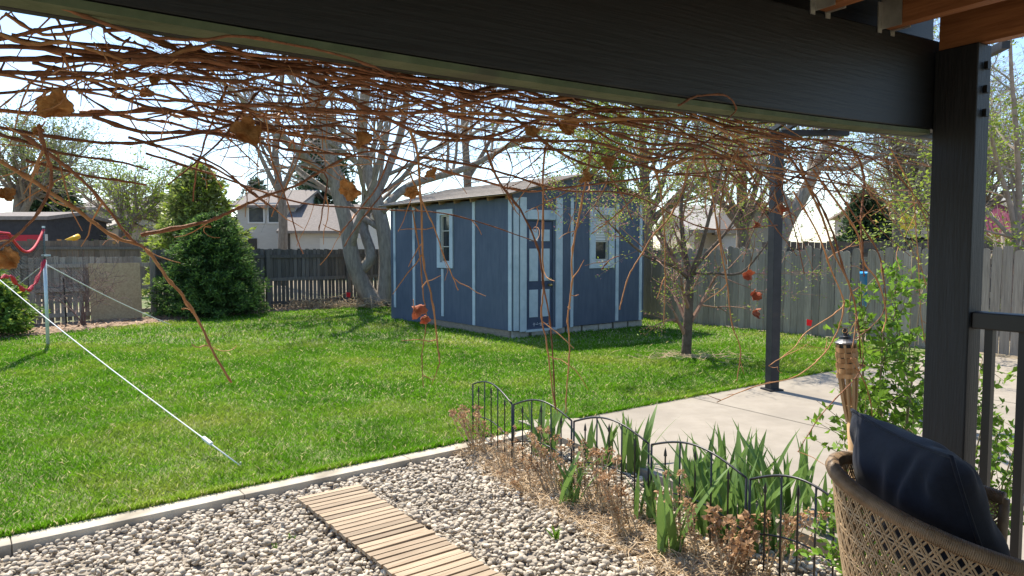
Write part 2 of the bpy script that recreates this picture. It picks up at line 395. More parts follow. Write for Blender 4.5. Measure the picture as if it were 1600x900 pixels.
for k in range(3):
    zc = B0z + bh - .10 - .068 * k
    b = MB().prism([(.039 + .013 * math.cos(q * math.pi / 2 + .78), zc + .015 * math.sin(q * math.pi / 2 + .78)) for q in range(4)], 'y', -.138, -.127, MU)
    part('bolt', b, bolt_m, post)
part('beam_shoe', MB().box((-.004, -.13, DZ), (.082, .004, DZ + .05), MU), bolt_m, post)
# joists sit on top of the beam, running back over the deck
cedar = M('cedar_joist', (.20, .075, .028), (.36, .15, .06), .6, 5, stretch=(8, .7, 8), bump=.15, objrand=.12)
zinc = M('galvanised', (.42, .42, .40), (.6, .6, .58), .45, 20, metal=.7)
roof = thing('porch_roof', 'wooden porch roof with reddish joists over the deck', 'roof', tuple(MU @ Vector((-1.5, -1.5, B0z + bh + .15))))
jz0 = B0z + bh - .012; jz1 = jz0 + .15
for x in [0.04] + [-.26 - .30 * k for k in range(14)]:
    w2 = .02
    o = bpy.data.objects.new('joist', None)
    end = -.004 if x > 0 else -.006
    m = MB().box((-w2, -3.6, 0), (w2, end, jz1 - jz0))
    o = bpy.data.objects.new('joist', m.mesh('joist', cedar)); link(o, roof); pw = MU @ Vector((x, 0, jz0 - (.0235 if x > 0 else 0)))
    o.location = pw - ORG[roof.name]; o.rotation_euler = (0, 0, math.atan2(U.y, U.x)); ORG[o.name] = ORG[roof.name]
    if x < 0:
        h = MB()
        for sx in (-1, 1):
            h.box((x + sx * (w2 + .0025) - .0015, -.060, jz0 - .004), (x + sx * (w2 + .0025) + .0015, -.0015, jz0 + .085), MU)
            h.box((x + sx * (w2 + .012) - .009, -.0045, jz0 - .014), (x + sx * (w2 + .012) + .009, -.0015, jz0 + .07), MU)
        part('joist_hanger', h, zinc, roof)
part('roof_board', MB().box((-4.3, -3.7, jz1 + .002), (.16, .50, jz1 + .03), MU), M('roof_board_wood', (.05, .028, .018), (.09, .05, .03), .8, 6, stretch=(1, 8, 8)), roof)  # the overhang up to the fascia is unseen, sized to shade the cushion
part('blocking', MB().box((-4.3, .078, jz0 + .014), (.14, .112, jz1 + .001), MU), black, roof)
part('fascia', MB().box((-4.3, .503, jz0 + .002), (.15, .54, jz1), MU), black, roof)
part('shingle_cover', MB().box((-4.35, -3.75, jz1 + .032), (.2, .56, jz1 + .05), MU), M('dark_shingle', (.08, .075, .07), rough=.9), roof)
# deck
deck = MB().box((-4.5, -4.0, DZ - .16), (.12, .13, DZ), MU)
dk = struct('deck', deck, M('deck_wood', (.20, .13, .08), (.30, .2, .13), .7, 6, stretch=(1, 10, 10)))
# railing from the post backwards over the right edge of the deck
rail = thing('deck_railing', 'black metal deck railing beside the porch post', 'railing', tuple(MU @ Vector((.05, -1, DZ))))
rail_m = M('rail_black', (.003, .003, .0033), rough=.5, spec=.5)
rz = CH - .192
part('top_rail', MB().box((.012, -1.9, rz - .05), (.066, -.127, rz), MU), rail_m, rail, bevel=.004)
part('bottom_rail', MB().box((.028, -1.9, DZ + .08), (.058, -.127, DZ + .11), MU), rail_m, rail, bevel=.003)
bme = MB().box((-.011, -.011, DZ + .11), (.011, .011, rz - .051)).mesh('baluster', rail_m)
for k in range(19):
    pw = MU @ Vector((.039, -.168 - .088 * k, 0)); inst('baluster', bme, rail, (pw.x, pw.y, 0), math.atan2(U.y, U.x))

# ============================================================ FENCES
grey_wood = M('weathered_picket', (.21, .175, .14), (.40, .345, .28), .9, 4, stretch=(14, 14, .8), bump=.4, bscale=10, objrand=.28, ramp=(.25, .75))
dark_wood = M('old_dark_board', (.085, .078, .070), (.18, .165, .15), .9, 4, stretch=(14, 14, .8), bump=.4, bscale=10, objrand=.3, ramp=(.25, .75))
def picket_mesh(name, w_, h, mat, top='round', th=.018):
    m = MB()
    if top == 'round':
        prof = [(-w_ / 2, 0), (w_ / 2, 0), (w_ / 2, h - .05)] + [(w_ / 2 * math.cos(a), h - .05 + .05 * math.sin(a)) for a in [R(k) for k in (30, 60, 90, 120, 150)]] + [(-w_ / 2, h - .05)]
    elif top == 'dog': prof = [(-w_ / 2, 0), (w_ / 2, 0), (w_ / 2, h - .03), (w_ / 2 - .03, h), (-w_ / 2 + .03, h), (-w_ / 2, h - .03)]
    else: prof = [(-w_ / 2, 0), (w_ / 2, 0), (w_ / 2, h), (-w_ / 2, h)]
    m.prism(prof, 'y', -th / 2, th / 2); return m.mesh(name, mat)
# right fence, rounded pickets face the yard
fr = thing('picket_fence', 'weathered grey wooden fence with rounded picket tops right of the shed', 'fence', tuple(RL))
ra = math.atan2(rd.y, rd.x); rn = Vector((-rd.y, rd.x, 0));
if rn.dot(Vector((0, 0, 0)) - RL) > 0: rn = -rn      # away from camera
pm = picket_mesh('picket', .138, 1.62, grey_wood); s0 = (FC - RL).dot(rd); s = s0; gap_s = (G(1346, 532) - RL).dot(rd)
smax = 13.5; i = 0
while s < smax:
    if abs(s - gap_s) > .115:
        q = RL + rd * s - rn * .03
        o = inst('picket', pm, fr, (q.x, q.y, random.uniform(-.02, .02)), 0, rot=(random.uniform(-.012, .012), random.uniform(-.012, .012), ra + random.uniform(-.03, .03)))
        o.scale = (random.uniform(.94, 1.0), 1, random.uniform(.97, 1.02))
    s += .1435; i += 1
for zz in (.28, .86, 1.38):
    m = MB(); a = RL + rd * s0; b = RL + rd * smax
    mm = Matrix.Translation((RL.x, RL.y, 0)) @ Matrix.Rotation(ra, 4, 'Z'); sg = 1 if (mm.to_3x3() @ Vector((0, 1, 0))).dot(rn) > 0 else -1
    ys = sorted((sg * -.018, sg * .022)); part('rail', MB().box((s0, ys[0], zz), (smax, ys[1], zz + .085), mm), grey_wood, fr)
for k in range(8):
    sx = s0 + .2 + k * 2.4
    if sx < smax: ys = sorted((sg * .025, sg * .115)); part('post', MB().box((sx, ys[0], 0), (sx + .09, ys[1], 1.5), mm), grey_wood, fr)
# back fence, rails face the yard, gaps between the lower pickets
def rail_fence(p, d, s_from, s_to, name, label, top, mat, upper=True, pitch=.115, pw=.092, skip=None):
    a = math.atan2(d.y, d.x); base = p + d * s_from
    t = thing(name, label, 'fence', (base.x, base.y, 0)); mm = Matrix.Translation((p.x, p.y, 0)) @ Matrix.Rotation(a, 4, 'Z')
    sg = 1 if (mm.to_3x3() @ Vector((0, 1, 0))).dot(p) > 0 else -1          # +: local y points away from camera
    me = picket_mesh('picket', pw, top, mat, 'flat', .016); me2 = picket_mesh('upper_board', pitch * .995, top * .49, mat, 'flat', .014)
    s = s_from
    while s < s_to:
        if not skip or not (skip[0] < s < skip[1]):
            q = mm @ Vector((s, sg * .03, random.uniform(-.03, .02)))
            inst('picket', me, t, q, 0, rot=(random.uniform(-.01, .01), random.uniform(-.012, .012), a))
            if upper:
                q = mm @ Vector((s + pitch / 2, sg * .047, top * .50 + random.uniform(-.01, .01))); inst('upper_board', me2, t, q, a)
        s += pitch
    for zz in (.10, top * .46, top - .24):
        ys = sorted((sg * -.02, sg * .02)); part('rail', MB().box((s_from, ys[0], zz), (s_to, ys[1], zz + .09), mm), mat, t)
    k = s_from + .3
    while k < s_to:
        ys = sorted((sg * -.10, sg * -.022)); part('post', MB().box((k, ys[0], 0), (k + .10, ys[1], top - .02), mm), mat, t); k += 2.4
    return t, mm, sg
sL = (G(-60, 515) - BL).dot(bd) - 1.5; sM = (G(243, 493) - BL).dot(bd); sR = (FC - BL).dot(bd)
rail_fence(BL, bd, sM, sR, 'board_fence', 'dark weathered board fence behind the spruce and the bare tree', 1.58, dark_wood)
rail_fence(BL, bd, sL, sM - .02, 'board_fence', 'grey board fence section with the particle board sheet leaning on it', 1.42, grey_wood, skip=((G(222, 495) - BL).dot(bd), (G(238, 494) - BL).dot(bd)))
# neighbours' fences further back
nbm = picket_mesh('board', .148, 1.9, M('brown_board', (.13, .10, .08), (.2, .16, .13), .9, 4, stretch=(14, 14, .8), objrand=.2), 'flat')
def board_fence(x0, y0, x1, y1, label, h=1.9, mat=None):
    a = Vector((x0, y0, 0)); b = Vector((x1, y1, 0)); d = (b - a).normalized(); t = thing('neighbour_fence', label, 'fence', tuple(a)); n_ = int((b - a).length / .155)
    for k in range(n_):
        q = a + d * (.155 * k); o = inst('board', nbm, t, (q.x, q.y, random.uniform(-.03, .03)), math.atan2(d.y, d.x)); o.scale = (1, 1, h / 1.9)
    mm = Matrix.Translation(a) @ Matrix.Rotation(math.atan2(d.y, d.x), 4, 'Z')
    for zz in (.3, h - .3): part('rail', MB().box((0, -.06, zz), (n_ * .155, -.012, zz + .09), mm), dark_wood, t)
p = at(1195, 378, 20.5); q = at(1660, 378, 17.5); board_fence(p.x, p.y, q.x, q.y, 'brown neighbour fence rising behind the rounded picket fence', 1.78)
p = at(-60, 378, 21); q = at(250, 378, 25); board_fence(p.x, p.y, q.x, q.y, 'brown neighbour fence behind the grey fence and the net', 1.85)

# ============================================================ SHED
SZ = .12
sn = G(801, 518, SZ); slf = G(617, 488, SZ); srt = G(1001, 499, SZ)
ru = (srt - sn).normalized(); lu0 = (slf - sn).normalized()
lu = Vector((-ru.y, ru.x, 0));
if lu.dot(lu0) < 0: lu = -lu
adj = (lu + lu0).normalized(); lu = adj; ru = Vector((-lu.y, lu.x, 0)) if Vector((-lu.y, lu.x, 0)).dot(ru) > 0 else Vector((lu.y, -lu.x, 0))
LR = (srt - sn).length; LL = (slf - sn).length
MS = Matrix(((ru.x, lu.x, 0, sn.x), (ru.y, lu.y, 0, sn.y), (0, 0, 1, 0), (0, 0, 0, 1)))    # local x along the door wall, y along the window wall (both away from near corner)
def hgt(px, py, loc): # height of the pixel row at a local point's distance
    wpt = MS @ Vector((*loc, 0)); return at(px, py, wpt.y).z
WH = hgt(801, 308, (0, 0)) ; RH = hgt(905, 279, (LR / 2, 0))
shed = thing('garden_shed', 'blue wooden garden shed with pale blue trim, panelled door and low gable roof', 'shed', tuple(sn))
blue = M('shed_blue', (.072, .092, .130), (.095, .116, .157), .75, 3, stretch=(5, 5, .8), bump=.15, bscale=20, patch=((.066, .086, .122), 1.2, .5, .7))
trim = M('shed_trim', (.38, .455, .50), (.47, .54, .575), .65, 6, bump=.12, patch=((.25, .32, .37), 3, .55, .75))
doorb = M('door_blue', (.045, .062, .105), (.06, .08, .13), .6, 6)
skid = M('skid_timber', (.20, .16, .12), (.33, .27, .2), .9, 6, stretch=(2, 2, 12), bump=.4)
th = .09
def xs_(px, py=440):                                         # local x on the door wall for a photo column
    d = ray(px, py); o = Vector((0, 0, CH)); n_ = lu; t = (sn - o).dot(n_) / d.dot(n_); return (o + d * t - sn).dot(ru)
def ys_(px, py=440):
    d = ray(px, py); o = Vector((0, 0, CH)); n_ = ru; t = (sn - o).dot(n_) / d.dot(n_); return (o + d * t - sn).dot(lu)
def zr(px, py):                                              # height on the door wall
    d = ray(px, py); o = Vector((0, 0, CH)); t = (sn - o).dot(lu) / d.dot(lu); return (o + d * t).z
def zl(px, py):
    d = ray(px, py); o = Vector((0, 0, CH)); t = (sn - o).dot(ru) / d.dot(ru); return (o + d * t).z
# walls: door wall with openings built from pieces, a gable on top
dx0, dx1 = xs_(823), xs_(864); dz0 = SZ + .03; dz1 = zr(842, 345)
wx0, wx1 = xs_(929), xs_(950); wz0, wz1 = zr(940, 407), zr(940, 336)
gab = lambda x: WH + (RH - WH) * (1 - abs(x - LR / 2) / (LR / 2))
mb = MB()
def wp(x0, x1, z0, z1): mb.box((x0, 0, z0), (x1, th, z1), MS)
wp(0, dx0, SZ, WH); wp(dx0, dx1, dz1, WH); wp(dx1, wx0, SZ, WH); wp(wx0, wx1, SZ, wz0); wp(wx0, wx1, wz1, WH); wp(wx1, LR, SZ, WH); wp(dx0, dx1, SZ, dz0)
mb.prism([(0, WH), (LR, WH), (LR / 2, RH)], 'y', 0, th, MS)
part('door_wall', mb, blue, shed)
ly0, ly1 = ys_(704), ys_(689); lz0, lz1 = zl(696, 410), zl(696, 336)
mb = MB()
def wp2(y0, y1, z0, z1): mb.box((0.001, y0, z0), (th, y1, z1), MS)
wp2(th, ly0, SZ, WH); wp2(ly0, ly1, SZ, lz0); wp2(ly0, ly1, lz1, WH); wp2(ly1, LL, SZ, WH)
part('window_wall', mb, blue, shed)
mb = MB().box((LR - th, th, SZ), (LR, LL - .001, WH), MS); mb.box((th, LL - th, SZ), (LR - th, LL, WH), MS); mb.prism([(0, WH), (LR, WH), (LR / 2, RH)], 'y', LL - th, LL, MS)
part('rear_wall', mb, blue, shed)
part('floor', MB().box((th + .002, th + .002, SZ + .0), (LR - th - .002, LL - th - .002, SZ + .03), MS), skid, shed)
# lower apron panel at the far end of the window wall
part('apron_panel', MB().box((-.004, ys_(658), -.02), (.02, LL, SZ + .10), MS), blue, shed)
part('skid', MB().box((.02, .12, -.02), (.12, ys_(658) - .01, SZ - .004), MS), skid, shed)
part('skid', MB().box((LR - .16, .12, -.02), (LR - .06, LL - .1, SZ - .004), MS), skid, shed)
fnd = M('foundation_block', (.30, .28, .25), (.42, .40, .36), .9, 12, bump=.3, objrand=.15)
for k in range(8):
    a = .05 + k * LR / 8; part('foundation_block', MB().box((a, .03 + random.uniform(0, .02), -.04), (a + LR / 8 - random.uniform(.02, .1), .16, SZ - .006 - random.uniform(0, .015)), MS), fnd, shed, bevel=.006)
# roof
ov = .13; rt = .025; sh = M('shingle', (.20, .175, .15), (.30, .265, .23), .9, 30, bump=.3, objrand=.12)
raft = M('rafter_wood', (.22, .13, .07), (.32, .21, .12), .85, 5)
slope = math.atan2(RH - WH, LR / 2); half = math.hypot(RH - WH, LR / 2)
for side in (0, 1):
    ms = MS @ (Matrix.Translation((LR / 2, 0, RH + .075)) @ Matrix.Rotation(slope if side else -slope, 4, 'Y') @ (Matrix.Scale(-1, 4, (1, 0, 0)) if not side else Matrix.Identity(4)))
    rp = part('roof_sheet', MB().box((0.0, -.16, 0), (half + ov + .1, LL + .16, .014), ms), raft, shed)
    nrow = 11; rw = (half + ov + .12) / nrow
    for k in range(nrow):
        a = k * rw; m = MB(); t0 = .016; m.prism([(a, t0 + .004), (a + rw * 1.03, t0 + .010), (a + rw * 1.03, t0 + .020), (a, t0 + .010)], 'y', -.18, LL + .18, ms)
        o = part('shingle_course', m, sh, shed); 
    for k in range(9):
        yy = .02 + k * (LL - .1) / 8; part('rafter', MB().box((half * .55, yy, -.085), (half + ov, yy + .045, -.002), ms), raft, shed)
# verge boards along the gable
for side in (0, 1):
    ms = MS @ (Matrix.Translation((LR / 2, 0, RH + .075)) @ Matrix.Rotation(slope if side else -slope, 4, 'Y') @ (Matrix.Scale(-1, 4, (1, 0, 0)) if not side else Matrix.Identity(4)))
    part('verge_board', MB().box((.003, -.012, -.10), (half + .02, -.003, -.003), ms), blue, shed)
# battens and corner boards
def bat_r(px, y0, y1, wpx, proud=.018):
    x0, x1 = xs_(px - wpx / 2), xs_(px + wpx / 2); part('batten', MB().box((x0, -proud, zr(px, y1)), (x1, -.0005, min(zr(px, y0), gab((x0 + x1) / 2) - .02)), MS), trim, shed, bevel=.003)
def bat_l(px, y0, y1, wpx, proud=.018):
    a, b = sorted((ys_(px - wpx / 2), ys_(px + wpx / 2))); part('batten', MB().box((-proud, a, zl(px, y1)), (-.0005, b, min(zl(px, y0), WH - .01)), MS), trim, shed, bevel=.003)
bat_r(806, 309, 517, 8); bat_r(893, 309, 511, 4.5); bat_r(963.5, 318, 501, 4.5); bat_r(1000, 318, 500, 4)
bat_l(797.5, 309, 517, 5); bat_l(741, 310, 508, 4); bat_l(647.5, 318, 478, 3.5); bat_l(692, 420, 494, 3.5); bat_l(617.5, 318, 480, 3)
# door casing
for px, y0, wpx in ((816.5, 308, 10), (872.5, 309, 10)):
    x0, x1 = xs_(px - wpx / 2), xs_(px + wpx / 2); part('door_casing', MB().box((x0, -.03, SZ - .02), (x1, -.0005, zr(px, y0)), MS), trim, shed, bevel=.004)
part('door_header', MB().box((xs_(822.3), -.026, zr(842, 343)), (xs_(866.8), -.0005, zr(842, 328)), MS), trim, shed, bevel=.004)
part('door_sill', MB().box((dx0 - .05, -.06, SZ - .03), (dx1 + .05, -.031, SZ + .012), MS), trim, shed)
door = part('door', MB().box((dx0 + .01, .02, dz0), (dx1 - .01, .06, dz1 - .01), MS), doorb, shed)
dw = dx1 - dx0 - .02; dh = dz1 - dz0 - .01
for (fx0, fx1) in ((.10, .44), (.56, .90)):
    for (fz0, fz1) in ((.10, .36), (.44, .745), (.815, .925)):
        a, b = dx0 + .01 + dw * fx0, dx0 + .01 + dw * fx1; c_, d_ = dz0 + dh * fz0, dz0 + dh * fz1
        m = MB().box((a, .012, c_), (b, .0195, d_), MS); part('door_panel', m, trim, door, bevel=.006)
brass = M('brass', (.55, .40, .16), rough=.3, metal=1)
for zz in (.40, .46):
    m = MB(); cpt = MS @ Vector((dx1 - .085, -.005, dz0 + dh * zz)); dirv = -lu
    m.tube([cpt + lu * .02, cpt + dirv * .012, cpt + dirv * .022, cpt + dirv * .05, cpt + dirv * .062], [.028, .026, .014, .030, .012] if zz == .40 else [.026, .026, .024, .010, .004], 12)
    part('door_knob', m, brass, door, smooth=True)
# chipped paint at the door foot
for k in range(14):
    a = dx0 + random.uniform(.04, .5); c_ = dz0 + random.uniform(.03, .09)
    m = MB().box((a, .0178, c_), (a + random.uniform(.01, .06), .0195, c_ + random.uniform(.004, .014)), MS); part('paint_chip', m, M('bare_paint', (.55, .56, .55), rough=.8), door)
def window(wall, a0, a1, z0, z1, casing, kind):
    def bx(u0, u1, w0, w1, p0, p1): # u along the wall, p outward positive
        return MB().box((u0, -p1, w0), (u1, -p0, w1), MS) if wall == 'r' else MB().box((-p1, u0, w0), (-p0, u1, w1), MS)
    wn = part('window', bx(a0 + .002, a1 - .002, z0 + .002, z1 - .002, -.062, -.055), glass(), shed)
    c_ = casing; m = [('left', a0 - c_, a0, z0 - c_, z1 + c_), ('right', a1, a1 + c_, z0 - c_, z1 + c_), ('top', a0, a1, z1, z1 + c_), ('bottom', a0, a1, z0 - c_, z0)]
    for nm, u0, u1, w0, w1 in m: part('casing', bx(u0, u1, w0, w1, .0006, .03), trim, wn, bevel=.003)
    sash = M('sash_cream', (.50, .48, .42), rough=.6)
    for u0, u1, w0, w1 in ((a0, a0 + .03, z0, z1), (a1 - .03, a1, z0, z1), (a0 + .03, a1 - .03, z0, z0 + .03), (a0 + .03, a1 - .03, z1 - .03, z1)): part('sash', bx(u0, u1, w0, w1, -.052, -.012), sash, wn)
    if kind == 'tri':
        for k in (1, 2): zc = z0 + (z1 - z0) * k / 3; part('glazing_bar', bx(a0 + .03, a1 - .03, zc - .008, zc + .008, -.052, -.02), sash, wn)
    else:
        zm = z0 + (z1 - z0) * .42; part('meeting_rail', bx(a0 + .03, a1 - .03, zm - .012, zm + .012, -.052, -.018), sash, wn)
        bm_ = M('blind_white', (.62, .62, .60), rough=.7); k = zm + .02
        while k < z1 - .05:
            hh = .055; part('blind_slat', bx(a0 + .034 + random.uniform(0, .01), a1 - .034, k, k + hh * .86, -.051, -.046), bm_, wn); k += hh
window('l', ly0, ly1, lz0, lz1, .115, 'tri'); window('r', wx0, wx1, wz0, wz1, .15, 'blind')
# ============================================================ TREES
bark = M('grey_bark', (.20, .17, .14), (.35, .305, .255), .95, 5, stretch=(3, 3, .7), bump=.7, bscale=12)
bark_d = M('dark_bark', (.15, .12, .095), (.26, .215, .175), .95, 6, stretch=(3, 3, .7), bump=.6, bscale=14)
twig_m = M('twig_bark', (.24, .20, .165), (.36, .30, .245), .9, 9)
twig_r = M('twig_red', (.20, .11, .08), (.32, .19, .13), .85, 9)
def leaf_mat(name, a, b, transl=.45, isl=.35, rough=.5): return M(name, a, b, rough, .8, island=isl, transl=transl)
lf_spring = leaf_mat('spring_leaf', (.20, .29, .035), (.32, .39, .06))
lf_shrub = leaf_mat('fresh_shrub_leaf', (.11, .23, .02), (.22, .36, .04), .5)
lf_pink = leaf_mat('pink_bud', (.38, .14, .15), (.5, .24, .22), .35)
lf_spruce = leaf_mat('spruce_needle', (.045, .095, .026), (.09, .16, .042), .25, .5, .6)
lf_spruce2 = leaf_mat('spruce_tip', (.12, .22, .04), (.18, .30, .06), .35, .4, .6)
lf_pale = leaf_mat('pale_leaf', (.17, .22, .06), (.26, .30, .10), .4)
lf_pine = leaf_mat('pine_needle', (.045, .085, .042), (.08, .13, .065), .2, .4, .6)
def leaf_quads(pts, size, aspect=.45, up=0.0):
    n = len(pts); P = np.array(pts)
    d = np.random.normal(size=(n, 3)); d[:, 2] = d[:, 2] * .7 + up; d /= np.linalg.norm(d, axis=1)[:, None]
    e = np.cross(d, np.random.normal(size=(n, 3))); e /= np.linalg.norm(e, axis=1)[:, None] + 1e-9
    s_ = np.random.uniform(.55, 1.3, n)[:, None] * size
    b = np.cross(d, e) * s_ * .12
    v = np.stack([P, P + d * s_ * .5 + e * s_ * aspect * .5 + b, P + d * s_, P + d * s_ * .5 - e * s_ * aspect * .5 + b], 1).reshape(-1, 3)
    return v, (np.arange(n)[:, None] * 4 + np.arange(4)[None]).ravel()
def leaves(name, pts, size, mat, parent, aspect=.45, up=0.0):
    v, f = leaf_quads(pts, size, aspect, up); off = np.array(ORG[parent.name])
    return np_object(name, v - off, 4, f, mat, parent, kind=None)
def grow(out, p, d, L, r, lvl, cfg):
    """recursive limb; out: dict level -> MB, and 'tips' list of points"""
    ns = cfg['seg'][min(lvl, len(cfg['seg']) - 1)]; pts = [p.copy()]; rad = [r]; q = p.copy(); dd = d.normalized()
    tap = cfg.get('taper', .45)
    for i in range(ns):
        dd = (dd + rv(cfg['wob'] * (1 + lvl * .35)) + Vector((0, 0, cfg['up'][min(lvl, len(cfg['up']) - 1)]))).normalized()
        q = q + dd * (L / ns); pts.append(q.copy()); rad.append(r * (1 - (1 - tap) * (i + 1) / ns))
    key = 'trunk' if lvl < cfg.get('trunk_levels', 1) else 'crown'
    out[key].tube(pts, rad, 8 if lvl == 0 else (5 if lvl == 1 else 3), cap=False)
    if lvl >= cfg['levels']:
        out['tips'] += pts[1:]; return
    if lvl >= cfg['levels'] - 1: out['tips'] += pts[2:]
    nc = cfg['kids'][min(lvl, len(cfg['kids']) - 1)]
    for k in range(nc):
        f_ = random.uniform(cfg.get('from', .35), 1.0) if k < nc - 1 else 1.0
        x = f_ * ns; i = min(int(x), ns - 1); a = pts[i].lerp(pts[i + 1], x - i); rr = rad[i]
        ax = (pts[i + 1] - pts[i]).normalized(); sd_ = ax.orthogonal().normalized(); sd_ = Matrix.Rotation(random.uniform(0, 6.28), 3, ax) @ sd_
        an = R(random.uniform(*cfg['ang'])) * (.5 if f_ == 1.0 else 1)
        grow(out, a, ax * math.cos(an) + sd_ * math.sin(an), L * random.uniform(*cfg['len']), max(rr * random.uniform(.45, .7), cfg['rmin']), lvl + 1, cfg)
def new_out(): return {'trunk': MB(), 'crown': MB(), 'tips': []}
def tree(name, label, base, limbs, cfg, barkm, twm, leafm=None, leaf_n=0, leaf_size=.04, spread=.1, group=None, cat='tree', leaf2=None):
    t = thing(name, label, cat, tuple(base), group); out = new_out()
    for pth, r0, r1 in limbs:
        P = smoothpath(pth, 4); n_ = len(P); out['trunk'].tube(P, [r0 + (r1 - r0) * i / (n_ - 1) for i in range(n_)], 10)
        for k in range(cfg.get('limb_kids', 4)):
            f_ = random.uniform(cfg.get('limb_from', .45), 1) if k else .999; x = f_ * (n_ - 1); i = int(x); a = P[i].lerp(P[i + 1], x - i); ax = (P[i + 1] - P[i]).normalized()
            sd_ = Matrix.Rotation(random.uniform(0, 6.28), 3, ax) @ ax.orthogonal().normalized(); an = R(random.uniform(*cfg['ang'])) * (.3 if k == 0 else 1)
            grow(out, a, ax * math.cos(an) + sd_ * math.sin(an), cfg['L'] * random.uniform(.7, 1.2), (r0 + (r1 - r0) * f_) * (.9 if k == 0 else .55), 1, cfg)
    part('trunk', out['trunk'], barkm, t, smooth=True)
    cr = part('crown', out['crown'], twm, t, smooth=False)
    if leafm:
        tips = out['tips']
        pts = [tuple(random.choice(tips) + rv(spread)) for _ in range(leaf_n)]
        leaves('foliage', pts, leaf_size, leafm, t)
        if leaf2: leaves('blossom', [tuple(random.choice(tips) + rv(spread)) for _ in range(leaf2[1])], leaf2[2], leaf2[0], t)
    return t, out
bare = dict(seg=[6, 5, 4, 4, 3], wob=.11, up=[.03, .05, .02, 0, -.03], levels=4, kids=[5, 5, 5, 4], ang=(22, 62), len=(.5, .78), rmin=.006, L=3.0, taper=.5, trunk_levels=2, limb_kids=7, limb_from=.35)
# large bare tree behind the shed
b0 = G(592, 478); Y0 = b0.y
lim = [([b0, at(572, 455, Y0), at(552, 410, Y0 - .1), at(541, 350, Y0 - .2), at(522, 280, Y0 - .3), at(505, 200, Y0 - .6), at(490, 120, Y0 - .8)], .27, .12),
       ([b0 + Vector((.1, .1, 0)), at(604, 430, Y0 + .1), at(601, 370, Y0 + .1), at(585, 300, Y0 + .2), at(566, 230, Y0 + .3), at(570, 150, Y0 + .2), at(575, 90, Y0)], .24, .11),
       ([at(560, 425, Y0), at(580, 400, Y0), at(568, 345, Y0 + .3), at(600, 280, Y0 + .8), at(628, 200, Y0 + 1.2), at(640, 110, Y0 + 1.4)], .17, .08),
       ([at(596, 330, Y0), at(640, 290, Y0 + .8), at(730, 262, Y0 + 1.4), at(800, 225, Y0 + 1.8), at(860, 200, Y0 + 2)], .13, .05)]
random.seed(11); tree('bare_tree', 'large leafless tree with several grey leaning trunks behind the shed', b0, lim, bare, bark, twig_m)
# second bare tree left of it, behind the fence
random.seed(5); b0 = at(440, 470, 30); b0.z = 0
lim = [([b0, at(442, 330, 30), at(430, 240, 30), at(438, 150, 30)], .22, .09), ([at(440, 300, 30), at(470, 230, 30.4), at(490, 160, 30.6)], .14, .06), ([at(440, 310, 30), at(410, 250, 29.6), at(385, 190, 29.4)], .12, .05)]
tree('bare_tree', 'leafless tree standing behind the back fence in front of the white house', b0, lim, dict(bare, L=3.2, limb_kids=5, levels=4), bark_d, twig_m)
random.seed(21); b0 = at(735, 470, 27); b0.z = 0
lim = [([b0, at(732, 330, 27), at(728, 240, 27), at(722, 150, 27), at(715, 80, 27)], .2, .07), ([at(730, 280, 27), at(760, 230, 27.5), at(790, 170, 28)], .11, .04)]
tree('bare_tree', 'slim leafless tree rising behind the shed roof', b0, lim, dict(bare, L=2.8, limb_kids=6), bark_d, twig_m)
# small budding tree on the lawn
random.seed(3); b0 = G(1072, 556); Y0 = b0.y
lim = [([b0, at(1075, 500, Y0), at(1078, 432, Y0)], .078, .062), ([at(1078, 434, Y0), at(1092, 400, Y0 - .1), at(1108, 340, Y0 - .2), at(1125, 270, Y0 - .2), at(1140, 210, Y0 - .3)], .04, .012),
       ([at(1078, 434, Y0), at(1068, 380, Y0 + .1), at(1065, 310, Y0 + .2), at(1085, 240, Y0 + .3), at(1090, 190, Y0 + .3)], .045, .012), ([at(1074, 434, Y0), at(1050, 415, Y0 - .3), at(1010, 400, Y0 - .6), at(965, 362, Y0 - .8), at(930, 325, Y0 - .9)], .028, .008),
       ([at(1082, 428, Y0), at(1115, 427, Y0 - .2), at(1158, 426, Y0 - .4), at(1195, 385, Y0 - .5), at(1225, 340, Y0 - .5)], .024, .008), ([at(1080, 425, Y0), at(1105, 395, Y0 + .2), at(1140, 355, Y0 + .4), at(1175, 290, Y0 + .5), at(1195, 240, Y0 + .5)], .034, .01),
       ([at(1072, 432, Y0), at(1040, 380, Y0 + .2), at(1015, 320, Y0 + .4), at(1000, 260, Y0 + .4)], .03, .01)]
cfg = dict(seg=[5, 5, 4, 3], wob=.13, up=[.05, .06, .05, .03], levels=3, kids=[4, 4, 4], ang=(25, 65), len=(.45, .75), rmin=.003, L=.75, taper=.4, trunk_levels=1, limb_kids=8, limb_from=.25)
tree('budding_tree', 'small young tree with opening buds on the lawn right of the shed', b0, lim, cfg, M('young_bark', (.07, .05, .035), (.14, .105, .08), .9, 8, bump=.4), twig_r, lf_spring, 9500, .036, .05, leaf2=(lf_pink, 4500, .03))
